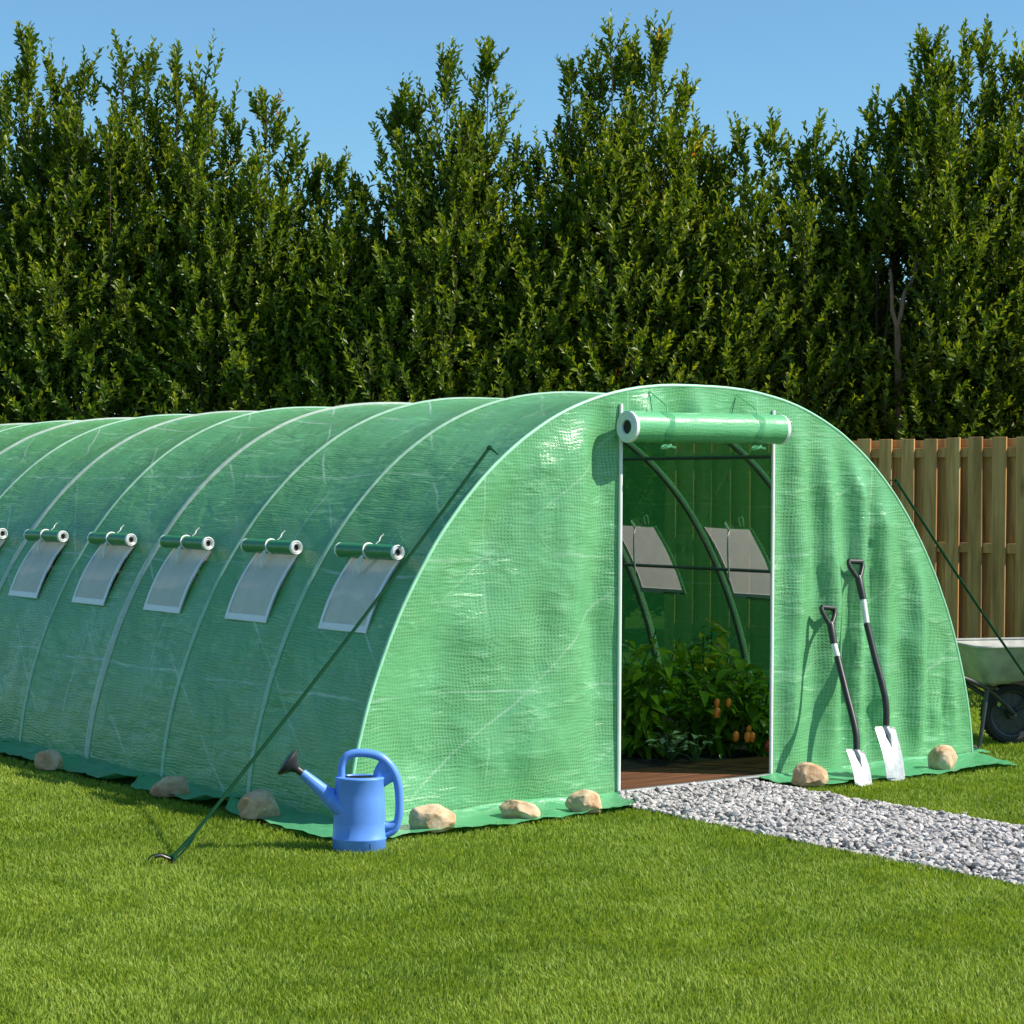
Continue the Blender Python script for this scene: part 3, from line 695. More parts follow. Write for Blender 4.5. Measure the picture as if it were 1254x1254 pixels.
# soil bed and deck inside
bed = MB(); X, Y = np.meshgrid(np.linspace(-2.02, 2.02, 50), np.linspace(0.56, LEN - 0.05, 110), indexing='ij')
Zb = 0.012 + 0.03 * fnoise(X * 4, Y * 4, 200, 4) * np.clip((Y - 0.56) * 6, 0, 1) * np.clip((2.02 - np.abs(X)) * 8, 0, 1)
o = bed.grid(np.stack([X, Y, Zb], -1)).build('soil', M_SOIL, angle=180); tag(o, 'dark garden soil filling the inside of the polytunnel', 'soil', kind='structure')
deck = thing('timber_deck', 'narrow reddish brown timber deck just inside the open polytunnel doorway', 'deck', (0, 0.25, 0))
dk = MB(); y = 0.012
for i in range(5):
    wv = 0.105; dk.box((0.0 + 0.02 * (i % 2), y + wv / 2 + 0.001, 0.020), (2.9, wv, 0.022), bev=0.003); y += wv + 0.006
dk.build('planks', M_DECK, deck, smooth=False)
dk = MB()
for xx in (-1.2, -0.4, 0.4, 1.2): dk.box((xx, 0.29, 0.003), (0.05, 0.54, 0.010))
dk.build('joists', M_DECK, deck, smooth=False)

# ------------------------------------------------------------------ guy ropes
def guy(label, a, b, loops):
    a = np.array(a, float); b = np.array(b, float)
    root = thing('guy_rope', label, 'guy rope', tuple(b), 'guy ropes staying the polytunnel')
    pts = [a + (b - a) * t + np.array((0, 0, -0.025 * math.sin(PI * t))) for t in np.linspace(0, 1, 24)]
    pts[-1] = b + np.array((0, 0, 0.02))
    MB().tube(pts, 0.0075, 8).build('rope', M_ROPE, root)
    mb = MB()                                                # knot and slack tails over the peg
    d = (a - b) / np.linalg.norm(a - b)
    mb.tube(spline([b + d * 0.16, b + d * 0.10 + (0.02, 0, 0.0), b + (0.03, 0.0, 0.02), b + (0.0, -0.02, 0.015), b + d * 0.06 + (-0.015, 0, 0), b + d * 0.16]), 0.0045, 6)
    mb.tube(spline([b + (0, 0, 0.02), b + (-0.03, 0.012, 0.035), b + (-0.07, 0.03, 0.03), b + (-0.09, 0.03, 0.01)]), 0.0035, 6)
    mb.build('rope_tail', M_ROPE, root)
    MB().tube([b + (0.03, 0, -0.03), b + (0.0, 0.0, 0.012), b + (-0.04, 0.012, 0.030), b + (-0.065, 0.02, 0.026)], [0.005, 0.006, 0.007, 0.008], 8).build('peg', M_BLACKP, root)
    mb = MB(); n_ = np.array((np.sign(a[0]), 0, 0.6)); n_ /= np.linalg.norm(n_)
    mb.lathe([(0.004, -0.010), (0.010, -0.008), (0.010, 0.008), (0.004, 0.010)], a, (a - b) / np.linalg.norm(a - b), 10)
    e = a - n_ * 0.055
    mb.tube(spline([a, (a + e) / 2 + (0, 0.02, 0.015), e, (a + e) / 2 + (0, -0.02, -0.01), a]), 0.003, 6)
    mb.build('rope_eye', M_ROPE, root)
    return root
aL = np.array((-1.30, 0.02, 1.675)); bL = gnd(210, 1056)
guy('dark green guy rope pegged in the grass left of the blue watering can', aL, bL, True)
aR = np.array((1.435, 0.0, 1.548)); bR = gnd(1322, 921)
guy('dark green guy rope slanting down in front of the fence and wheelbarrow', aR, bR, False)

# ------------------------------------------------------------------ stones weighing the skirt
def ico(sub):
    import bmesh
    bm = bmesh.new(); bmesh.ops.create_icosphere(bm, subdivisions=sub, radius=1.0)
    V = np.array([v.co[:] for v in bm.verts]); F = np.array([[v.index for v in f.verts] for f in bm.faces]); bm.free(); return V, F
IV, IF = ico(5)
def rock(label, px, py, w, d, h, rot, seed, peak=0.0):
    V = IV.copy(); r_ = random.Random(seed)
    for _ in range(13):                                     # broken facets
        q = np.array([r_.gauss(0, 1), r_.gauss(0, 1), r_.gauss(0, 0.8)]); q /= np.linalg.norm(q); c = r_.uniform(0.70, 0.90)
        e = V @ q - c; V = V - np.outer(np.where(e > 0, e * 0.88, 0), q)
    nz = np.array([mnoise.fractal(Vector(v) * 1.7 + Vector((seed, 0, 0)), 0.9, 2.1, 5) for v in V])
    V = V * (1 + 0.07 * nz[:, None])
    V[:, 0] += peak * np.clip(V[:, 2], 0, 1) * 0.4
    V[:, 2] = np.where(V[:, 2] < -0.45, -0.45 + (V[:, 2] + 0.45) * 0.1, V[:, 2])
    V = V - [0, 0, V[:, 2].min()]
    V = V / np.array([np.ptp(V[:, 0]), np.ptp(V[:, 1]), np.ptp(V[:, 2])]) * [w, d, h]
    c, s = math.cos(rot), math.sin(rot); V = V @ np.array([[c, s, 0], [-s, c, 0], [0, 0, 1]])
    g = gnd(px, py)
    o = link('stone', np_mesh('stone', V, [IF], M_ROCK, True), None, (g[0], g[1] + 0.05, 0.012)); o.data.set_sharp_from_angle(angle=math.radians(28))
    return tag(o, label, 'stone', 'stones holding down the polytunnel skirt')
RV = math.atan2(rt[1], rt[0])
rock('brown stone farthest left on the side skirt, smallest of the three along the long side', 66, 946, 0.155, 0.12, 0.105, RV, 3, -0.3)
rock('flat brown stone in the middle of three on the long side skirt', 214, 979, 0.19, 0.14, 0.098, RV + 0.2, 9, 0.4)
rock('large round brown stone on the side skirt behind the watering can spout', 325, 1007, 0.195, 0.15, 0.128, RV, 15)
rock('widest tan stone on the front skirt, just right of the blue watering can', 538, 1023, 0.205, 0.15, 0.115, RV, 22)
rock('low jagged pale stone in the middle of three left of the doorway', 646, 1008, 0.185, 0.13, 0.085, RV - 0.1, 31, -0.5)
rock('rounded tan stone on the front skirt beside the left edge of the doorway', 725, 1000, 0.172, 0.14, 0.105, RV, 37)
rock('tan wedge shaped stone between the gravel path and the smaller spade', 1000, 966, 0.185, 0.15, 0.115, RV, 44, -0.2)
rock('pale rounded stone by the right corner of the polytunnel, right of both spades', 1163, 947, 0.158, 0.14, 0.135, RV, 58)

# ------------------------------------------------------------------ watering can (local x runs along the picture's right)
cb = gnd(440, 1041)
ca = thing('watering_can', 'blue plastic watering can with black rose standing on the grass at the polytunnel corner', 'watering can', tuple(cb))
ca.rotation_euler = (0, 0, RV + 0.05)
def L(mb, name, m, parent=None, **k): return mb.build(name, m, parent or ca, origin=(0, 0, 0), **k)
mb = MB()
mb.lathe([(0.104, 0.0), (0.1085, 0.004), (0.110, 0.045), (0.113, 0.049), (0.113, 0.054), (0.1085, 0.058), (0.1065, 0.12), (0.1025, 0.22), (0.0985, 0.288), (0.1015, 0.293), (0.1015, 0.299), (0.098, 0.302), (0.072, 0.303), (0.069, 0.300), (0.068, 0.27), (0.088, 0.20), (0.09, 0.02), (0.001, 0.018)], ell=(1, 0.80), n=48, close=False)
body = L(mb, 'body', M_BLUE, angle=50)
L(MB().lathe([(0.0675, 0.2985), (0.001, 0.2985)], ell=(1, 0.8), n=32, close=False).box((0.045, -0.0885, 0.03), (0.004, 0.002, 0.02)), 'opening', M_BORE, body)
mb = MB(); mb.tube(spline([(-0.060, 0, 0.170), (-0.100, 0, 0.196), (-0.128, 0, 0.225)], 6), [0.066 - 0.0018 * i for i in range(13)], 24, flat=0.72, side=(0, 1, 0))
mb.tube(spline([(-0.120, 0, 0.219), (-0.150, 0, 0.243), (-0.235, 0, 0.316)], 6), np.linspace(0.0405, 0.0195, 13), 24)
L(mb, 'spout', M_BLUE)
ax = np.array((-0.80, 0, 0.60)); c0 = np.array((-0.230, 0, 0.312))
mb = MB().lathe([(0.0155, 0.0), (0.0155, 0.032), (0.019, 0.036), (0.024, 0.046), (0.050, 0.066), (0.0605, 0.076), (0.0625, 0.083), (0.060, 0.088), (0.03, 0.094), (0.001, 0.096)], c0, ax, 30)
L(mb, 'rose', M_BLACKP)
mb = MB()
hp = spline([(-0.074, 0, 0.285), (-0.073, 0, 0.345), (-0.055, 0, 0.383), (-0.015, 0, 0.398), (0.045, 0, 0.395), (0.095, 0, 0.375), (0.135, 0, 0.330), (0.156, 0, 0.275), (0.163, 0, 0.205), (0.160, 0, 0.135), (0.142, 0, 0.083), (0.100, 0, 0.060)], 8)
mb.tube(hp, [0.0155 + 0.004 * math.sin(PI * i / (len(hp) - 1)) for i in range(len(hp))], 18, flat=0.95, side=(0, 1, 0))
mb.tube(spline([(0.076, 0, 0.285), (0.082, 0, 0.315), (0.098, 0, 0.342), (0.118, 0, 0.352)], 6), np.linspace(0.012, 0.015, 19), 16, flat=2.0, side=(0, 1, 0))
mb.tube(spline([(0.085, 0, 0.280), (0.115, 0, 0.300), (0.138, 0, 0.312)], 6), np.linspace(0.012, 0.013, 13), 16, flat=2.2, side=(0, 1, 0))
mb.tube(spline([(0.098, 0, 0.098), (0.125, 0, 0.098), (0.148, 0, 0.108)], 6), np.linspace(0.022, 0.016, 13), 16, side=(0, 1, 0))
L(mb, 'handle', M_BLUE, angle=60)

# ------------------------------------------------------------------ spades leaning on the front panel
def spade(label, pts, bw, bl, gw):
    """pts: grip top, socket top, sleeve end, bend, shaft end, blade tip"""
    P = [np.array(p, float) for p in pts]
    root = thing('spade', label, 'spade', tuple(P[5]), 'garden spades leaning on the polytunnel')
    U = np.array((1.0, 0.0, 0.0)); d = P[0] - P[1]; d /= np.linalg.norm(d)
    U = U - d * U.dot(d); U /= np.linalg.norm(U); Nn = np.cross(U, d)
    g = P[0]; k = P[1] - d * 0.02
    mb = MB()
    mb.tube(spline([g - U * gw, g, g + U * gw], 6), 0.0135, 12)
    for s in (-1, 1):
        mb.tube(spline([g + U * s * gw, g + U * s * gw * 0.98 - d * 0.026, g + U * s * gw * 0.52 - d * 0.066, g - d * 0.096 + U * s * 0.006], 8), 0.0125, 12)
    mb.tube([g - d * 0.080, g - d * 0.098, P[1] - d * 0.05, P[1] - d * 0.085], [0.016, 0.020, 0.019, 0.0175], 14)
    mb.build('grip', M_BLACKP, root)
    s0 = P[1] - d * 0.08
    MB().tube([s0, (s0 + P[2]) / 2, P[2]], 0.0158, 14).build('sleeve', M_SLEEVE, root)
    sh = spline([P[2], P[2] * 0.55 + P[3] * 0.45, P[3], P[4]], 8)
    MB().tube([P[2] + (P[2] - P[3]) * 0.02] + sh[1:], 0.0172, 14).build('shaft', M_BLACKP, root)
    b = P[5] - P[4]; ln = np.linalg.norm(b); b /= ln
    U2 = np.array((1.0, 0, 0)) - b * b[0]; U2 /= np.linalg.norm(U2); N2 = np.cross(b, U2)
    if N2[1] > 0: N2 = -N2
    grid = lambda off: [[P[5] - b * bl + b * bl * t + U2 * bw * u * (1 - 0.10 * t) + N2 * (off - 0.035 * u * u + 0.012 * math.sin(PI * t)) + b * (0.0 if t < 0.99 else -0.012 * (u * 2) ** 2) for u in np.linspace(-0.5, 0.5, 17)] for t in np.linspace(0, 1, 17)]
    mb = MB(); mb.grid(grid(0.0)); mb.grid([r[::-1] for r in grid(-0.0025)])
    top = P[5] - b * bl
    for s in (-1, 1): mb.tube([top + U2 * s * 0.030 + N2 * 0.0, top + U2 * s * bw * 0.49 - N2 * 0.008], 0.0035, 8)
    bo = mb.build('blade', M_BLADE, root, angle=60)
    MB().tube([P[4] + (P[3] - P[4]) * 0.10, P[4], top + b * 0.045 + N2 * 0.017, top + b * 0.12 + N2 * 0.008], [0.0195, 0.0195, 0.014, 0.003], 14).build('socket', M_BLADE, bo)
    return root
spade('taller spade with long black shaft and wide steel blade, right of the smaller spade', [(1.068, -0.045, 1.118), (1.063, -0.085, 1.00), (1.054, -0.145, 0.79), (1.045, -0.283, 0.415), (1.037, -0.300, 0.262), (1.012, -0.402, 0.004)], 0.150, 0.285, 0.050)
spade('smaller spade with black shaft and steel blade leaning beside the tan wedge shaped stone', [(0.862, -0.048, 0.880), (0.850, -0.085, 0.775), (0.835, -0.145, 0.625), (0.785, -0.318, 0.275), (0.762, -0.350, 0.165), (0.715, -0.452, 0.004)], 0.125, 0.205, 0.046)

# ------------------------------------------------------------------ wheelbarrow at the right edge
wb = gnd(1237, 911)
br = thing('wheelbarrow', 'galvanised wheelbarrow with one black spoked wheel parked beyond the polytunnel corner by the fence', 'wheelbarrow', (wb[0], wb[1], 0))
br.rotation_euler = (0, 0, RV + 0.16)
def Lb(mb, name, m, parent=None, **k): return mb.build(name, m, parent or br, origin=(0, 0, 0), **k)
R_ = 0.182
mb = MB().lathe([(R_ - 0.050, -0.030), (R_ - 0.030, -0.040), (R_ - 0.008, -0.034), (R_, -0.016), (R_ + 0.001, 0.0), (R_, 0.016), (R_ - 0.008, 0.034), (R_ - 0.030, 0.040), (R_ - 0.050, 0.030)], (0, 0, R_), (0, 1, 0), 56, close=False)
for i in range(40):
    a = 2 * PI * i / 40
    for sy in (-1, 1): mb.box((math.cos(a + 0.06 * sy) * (R_ - 0.001), sy * 0.018, R_ + math.sin(a + 0.06 * sy) * (R_ - 0.001)), (0.010, 0.026, 0.006), rot=((math.sin(a), 0, math.cos(a)), (0, 1, 0), (-math.cos(a), 0, math.sin(a))))
wheel = Lb(mb, 'wheel', M_RUB)
mb = MB().lathe([(R_ - 0.050, 0.026), (R_ - 0.046, 0.034), (R_ - 0.056, 0.030), (R_ - 0.062, 0.0), (R_ - 0.056, -0.030), (R_ - 0.046, -0.034), (R_ - 0.050, -0.026)], (0, 0, R_), (0, 1, 0), 48, close=False)
for i in range(10):
    a = 2 * PI * i / 10 + 0.2
    mb.box((math.cos(a) * 0.075, 0, R_ + math.sin(a) * 0.075), (0.105, 0.014, 0.013), rot=((math.cos(a), 0, -math.sin(a)), (0, 1, 0), (math.sin(a), 0, math.cos(a))), bev=0.003)
mb.lathe([(R_ - 0.058, 0.004), (0.02, 0.006), (0.02, -0.006), (R_ - 0.058, -0.004)], (0, 0, R_), (0, 1, 0), 40, close=False)
mb.lathe([(0.03, -0.045), (0.034, -0.03), (0.034, 0.03), (0.03, 0.045)], (0, 0, R_), (0, 1, 0), 20)
Lb(mb, 'rim', M_DKFR, wheel)
Lb(MB().lathe([(0.009, -0.075), (0.009, 0.075)], (0, 0, R_), (0, 1, 0), 12), 'axle', M_STEEL, wheel)
Lb(MB().box((-0.085, -0.036, R_ + 0.060), (0.020, 0.002, 0.030), rot=((0.9, 0, 0.43), (0, 1, 0), (-0.43, 0, 0.9))), 'sticker', M_YEL, wheel)
def tub_pt(u, v, t):
    """u along, v across (-1..1), t 0 bottom .. 1 rim"""
    x0, x1 = (-0.235 + 0.0, 0.30); X0, X1 = (-0.33, 0.56)
    x = (x0 + (x1 - x0) * u) * (1 - t) + (X0 + (X1 - X0) * u) * t
    yb, yt = 0.20 - 0.03 * u, 0.31 - 0.04 * u
    zb = 0.365 + 0.035 * u
    return np.array((x, v * (yb * (1 - t) + yt * t), zb * (1 - t) + (0.595 + 0.012 * u) * t))
mb = MB()
def ring(t, off=0.0):
    pts = []; rr = 0.16
    seq = []
    def corner(uc, vc, a0):
        for a in np.linspace(a0, a0 + PI / 2, 7):
            seq.append((uc + rr * 0.75 * math.cos(a), vc + rr * 1.6 * math.sin(a)))
    corner(1 - rr * 0.75, 1 - rr * 1.6, 0); corner(rr * 0.75, 1 - rr * 1.6, PI / 2); corner(rr * 0.75, -1 + rr * 1.6, PI); corner(1 - rr * 0.75, -1 + rr * 1.6, 3 * PI / 2)
    return [tub_pt(u, v * (1 - off), t) for u, v in seq]
rows = []
c_b = tub_pt(0.5, 0, 0)
rows += [[c_b + (p - c_b) * q for p in ring(0.0)] for q in (0.02, 0.5, 0.92)]
rows += [[p + np.array((0, 0, 0.008)) for p in ring(0.02)], ring(0.10), ring(0.35), ring(0.7), ring(1.0)]
rows = [r + [r[0]] for r in rows]
mb.grid(rows)
inner = [[p + np.array((0, 0, 0.004)) for p in [c_b + (q - c_b) * 0.985 for q in r]] for r in rows]
mb.grid([r[::-1] for r in inner])
tub = Lb(mb, 'tub', M_GALV, angle=60)
rim = ring(1.0); Lb(MB().tube(rim + [rim[0], rim[1]], 0.0095, 10), 'rolled_edge', M_GALV, tub)
mb = MB()
for s in (-1, 1):
    mb.tube(spline([(0.0, s * 0.062, R_), (-0.07, s * 0.085, 0.245), (-0.20, s * 0.16, 0.335), (-0.31, s * 0.235, 0.385), (-0.46, s * 0.27, 0.44)], 8), 0.014, 12)
    mb.tube(spline([(0.0, s * 0.062, R_), (0.14, s * 0.10, 0.27), (0.26, s * 0.15, 0.375), (0.40, s * 0.15, 0.43)], 8), 0.012, 12)
mb.tube([(-0.16, -0.18, 0.345), (-0.16, 0.18, 0.345)], 0.011, 10)
mb.box((0.03, 0.0, 0.385 - 0.018), (0.30, 0.10, 0.016))
frame = Lb(mb, 'frame', M_DKFR)
for s in (-1, 1):
    Lb(MB().tube(spline([(-0.215, s * 0.17, 0.350), (-0.245, s * 0.20, 0.22), (-0.285, s * 0.22, 0.02), (-0.315, s * 0.22, 0.014), (-0.37, s * 0.22, 0.02)], 6), 0.012, 10), 'leg', M_DKFR)
    Lb(MB().tube([(-0.44, s * 0.266, 0.434), (-0.50, s * 0.275, 0.452), (-0.545, s * 0.28, 0.465)], 0.0185, 12), 'handle_grip', M_BLACKP)
M_RUST = simple('brown_bracket', (0.10, 0.045, 0.028), 0.7)
Lb(MB().box((-0.02, -0.185, 0.395), (0.10, 0.006, 0.055), rot=((0.97, 0, 0.2), (0, 1, 0), (-0.2, 0, 0.97))), 'bracket', M_RUST)

# ------------------------------------------------------------------ timber fence at the right
fa = deep(1254, 640, 14.9); fb = deep(1040, 640, 16.0)
fd = (fb - fa); fd[2] = 0; fd /= np.linalg.norm(fd); fn = np.array((fd[1], -fd[0], 0.0))
if fn.dot(CAM - fa) < 0: fn = -fn
fo = fa - fd * 3.2; fo[2] = 0; FL = 6.6
fence = thing('timber_fence', 'weathered brown fence of overlapping vertical boards behind the wheelbarrow', 'fence', tuple(fo))
def fence_set(name, off, start, th, zt):
    mb = MB(); s = start; i = 0
    R = np.stack([fd, -fn, np.array((0, 0, 1.0))], 1)
    while s < FL:
        wv = 0.118 + random.uniform(-0.006, 0.006); hz = zt + random.uniform(-0.006, 0.006)
        tl = random.uniform(-0.003, 0.003); R2 = R @ np.array([[1, 0, tl], [0, 1, 0], [-tl, 0, 1]])
        mb.box(fo + fd * s + fn * off + np.array((0, 0, 0.03 + hz / 2)), (wv, th, hz), R2, 0.003); s += 0.2 + random.uniform(-0.006, 0.006); i += 1
    return mb.build(name, M_FENCE, fence, smooth=False)
fence_set('front_boards', 0.032, 0.0, 0.020, 1.88)
fence_set('back_boards', -0.032, 0.10, 0.020, 1.87)
mb = MB(); R = np.stack([fd, -fn, np.array((0, 0, 1.0))], 1)
for z in (0.35, 1.08, 1.80): mb.box(fo + fd * FL / 2 + np.array((0, 0, z)), (FL, 0.040, 0.075), R, 0.003)
mb.build('rails', M_FENCE, fence, smooth=False)
for s in (0.5, 2.9, 5.3): MB().box(fo + fd * s - fn * 0.092 + np.array((0, 0, 0.94)), (0.09, 0.09, 1.88), R, 0.004).build('post', M_FENCE, fence, smooth=False)

# ------------------------------------------------------------------ hedge of tall shrubs
def leaves(P, D, Nn, Ln, Wd, foldv=0.25, droop=0.0):
    """six-vertex folded leaves: arrays of base, direction, normal, length, width"""
    S = np.cross(D, Nn); S /= np.linalg.norm(S, axis=1)[:, None] + 1e-9; Nn = np.cross(S, D)
    L1 = Ln[:, None]; W1 = Wd[:, None]
    b = P; t = P + D * L1 - Nn * L1 * droop
    mid1 = P + D * L1 * 0.32; mid2 = P + D * L1 * 0.70 - Nn * L1 * droop * 0.35
    up_ = Nn * W1 * foldv
    r1 = mid1 + S * W1 * 0.40 + up_; r2 = mid2 + S * W1 * 0.46 + up_; l1 = mid1 - S * W1 * 0.40 + up_; l2 = mid2 - S * W1 * 0.46 + up_
    V = np.stack([b, r1, r2, t, l2, l1], 1).reshape(-1, 3); k = np.arange(len(P))[:, None] * 6
    F = np.concatenate([k + [0, 1, 2, 3], k + [0, 3, 4, 5]], 1).reshape(-1, 4)
    return V, F
def unit(a): return a / (np.linalg.norm(a, axis=-1, keepdims=True) + 1e-9)

PEAKS = [  # photo px of each leader's tip, photo py, depth offset
 (-150, 60, .4), (-110, 40, 0), (-70, 70, .2), (-40, 50, -.2), (5, 95, .5), (28, 33, 0), (62, 68, .3), (100, 55, -.1), (85, 120, -.5), (150, 44, 0), (178, 58, .3), (135, 130, -.5), (216, 48, 0), (250, 62, .2), (283, 118, .1), (235, 140, -.5), (330, 112, 0), (366, 166, .1), (312, 190, -.4), (352, 240, -.3),
 (388, 205, .3), (412, 190, 0), (445, 215, .2), (430, 260, -.4), (490, 104, 0), (510, 118, .3), (548, 64, 0), (598, 58, .1), (560, 190, -.5), (505, 230, -.5), (582, 140, .3), (630, 164, 0), (652, 182, .3), (668, 225, -.4), (640, 255, -.5), (684, 150, .1), (698, 66, 0), (728, 62, .2), (750, 24, 0), (776, 36, .3), (801, 26, .1), (838, 92, 0), (815, 130, -.4), (748, 160, -.6), (720, 190, -.4), (852, 130, .2), (872, 160, 0), (906, 152, .1), (944, 144, 0), (925, 215, -.5), (880, 240, -.5), (970, 180, .3), (996, 150, 0), (1006, 196, .2), (985, 250, -.5), (1030, 190, .3), (1050, 160, .1), (1078, 116, 0), (1098, 132, .2), (1075, 225, -.3), (1118, 100, .3), (1137, 40, 0), (1152, 80, .2), (1180, 34, 0), (1204, 27, .2), (1165, 150, -.5), (1230, 58, .1), (1252, 50, 0), (1225, 160, -.5), (1280, 40, .2), (1320, 70, 0), (1360, 50, .3), (1400, 90, .1), (1440, 60, .2), (1300, 160, -.5), (1380, 170, -.5)]
TREES = [(-200, -20, 'dense dark evergreen at the far left end of the hedge, cut by the photo edge'),
 (-20, 122, 'tall evergreen with a pointed spire tip in the top left corner of the photo'),
 (122, 205, 'tall narrow evergreen with two tips close together above the left end of the polytunnel'),
 (205, 296, 'tall evergreen with stepped right side above the second pair of polytunnel windows'),
 (296, 382, 'shorter evergreen with a leaning pointed tip on the left rim of the sky gap'),
 (382, 470, 'lowest evergreen in the hedge, under the wide gap of sky left of centre'),
 (470, 612, 'evergreen with two thin forked spires standing out against the sky near the middle'),
 (612, 680, 'low evergreen in the dip between the forked spires and the broad tallest crown'),
 (680, 845, 'broad tallest evergreen with sunlit yellow green crown above the polytunnel door'),
 (845, 890, 'narrow evergreen shoulder just right of the broad tallest crown'),
 (890, 1015, 'evergreen with three even spires above the rolled polytunnel door right end'),
 (1015, 1108, 'evergreen with reddish shoots and an exposed pale forked trunk'),
 (1108, 1168, 'tall evergreen with coppery young leaves above the left part of the fence'),
 (1168, 1262, 'tall bushy evergreen in the top right corner above the fence'),
 (1262, 1480, 'wide dark evergreen beyond the right edge of the fence view')]
TD = 19.6
def leader_tip(px, py, dz): return deep(px, py, TD + dz)
def crown_arrays(leaders, seed, young):
    r = np.random.default_rng(seed); Ps = []; Ds = []; Tp = []; Ln = []
    for tip, base, rad in leaders:
        hgt = tip[2]; n = int(52 * hgt / 5.0 * (rad / 0.42) ** 1.2 * 1.9)
        f = r.random(n) ** 0.86                                  # 0 base .. 1 tip
        f = 0.05 + 0.95 * f
        ctr = base + (tip - base) * f[:, None]; ctr[:, :2] += (0.10 * np.sin(f * 5 + seed))[:, None]
        rr = rad * np.clip((1 - f) * 2.9, 0.03, 1.0) ** 1.0
        th = r.random(n) * 2 * PI; q = r.random(n) ** 0.4 * rr
        out = np.stack([np.cos(th), np.sin(th), np.zeros(n)], 1)
        lnn = r.uniform(0.28, 0.62, n) * np.where(f > 0.9, 0.8, 1)
        D = unit(out * r.uniform(0.35, 1.65, n)[:, None] * np.clip((1.05 - f) * 2.4, 0.12, 1)[:, None] + np.array((0, 0, 1.0)) + r.normal(0, 0.20, (n, 3)))
        P = ctr + out * q[:, None]; P[:, 2] -= lnn * 0.75 * np.where(f > 0.8, 1, 0.4)
        P[:, 2] = np.maximum(P[:, 2], 0.05)
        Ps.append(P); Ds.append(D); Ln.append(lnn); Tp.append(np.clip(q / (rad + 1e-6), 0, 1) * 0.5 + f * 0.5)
        # the leader's own last shoot
        Ps.append((tip - (0, 0, 0.55))[None]); Ds.append(unit(np.array([[r.normal(0, .08), r.normal(0, .08), 1]]))); Ln.append(np.array([0.56])); Tp.append(np.array([1.0]))
    return np.concatenate(Ps), np.concatenate(Ds), np.concatenate(Ln), np.concatenate(Tp)
def spray_leaves(P, D, Ln, Tp, seed, young, leaf=0.068):
    r = np.random.default_rng(seed + 500)
    per = 21; n = len(P)
    t = (np.arange(per) + 0.5) / per
    T = np.clip(t[None] + r.normal(0, 0.02, (n, per)), 0.0, 1.0)
    bend = r.normal(0, 0.12, (n, 1, 3))
    base = P[:, None] + D[:, None] * (Ln[:, None, None] * T[..., None]) + bend * (T[..., None] ** 2) * Ln[:, None, None]
    ang = r.random((n, 1)) * 2 * PI + np.arange(per)[None] * 2.4 + r.normal(0, 0.3, (n, per))
    ref = np.where(np.abs(D[:, 2:3]) < 0.95, np.array([[0, 0, 1.0]]), np.array([[1.0, 0, 0]]))
    A = unit(np.cross(D, ref)); B = np.cross(D, A)
    O = A[:, None] * np.cos(ang)[..., None] + B[:, None] * np.sin(ang)[..., None]
    spread = 0.95 - 0.45 * T + r.normal(0, 0.12, (n, per))
    LD = unit(D[:, None] * (1.0) + O * spread[..., None] + r.normal(0, 0.14, (n, per, 3)))
    NN = unit(D[:, None] * 0.8 - O * 0.55 + r.normal(0, 0.25, (n, per, 3)))
    sz = leaf * (0.70 + 0.55 * np.sin(PI * np.clip(T * 0.9 + 0.1, 0, 1))) * r.uniform(0.75, 1.25, (n, per))
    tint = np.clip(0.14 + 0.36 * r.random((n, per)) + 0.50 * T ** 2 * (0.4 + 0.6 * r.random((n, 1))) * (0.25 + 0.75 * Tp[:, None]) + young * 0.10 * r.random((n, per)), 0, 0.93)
    redsh = r.random((n, 1)) < 0.0015 + 0.04 * max(0, young - 0.6)
    tint = np.where(redsh & (T > 0.45) & (r.random((n, per)) < 0.7), 0.95 + 0.05 * r.random((n, per)), tint)
    V, F = leaves(base.reshape(-1, 3), LD.reshape(-1, 3), NN.reshape(-1, 3), sz.ravel(), (sz * r.uniform(0.40, 0.52, (n, per))).ravel(), 0.2, 0.10)
    return V, F, np.repeat(tint.ravel(), 2)
TRP = deep(1096, 440, TD - 0.55)
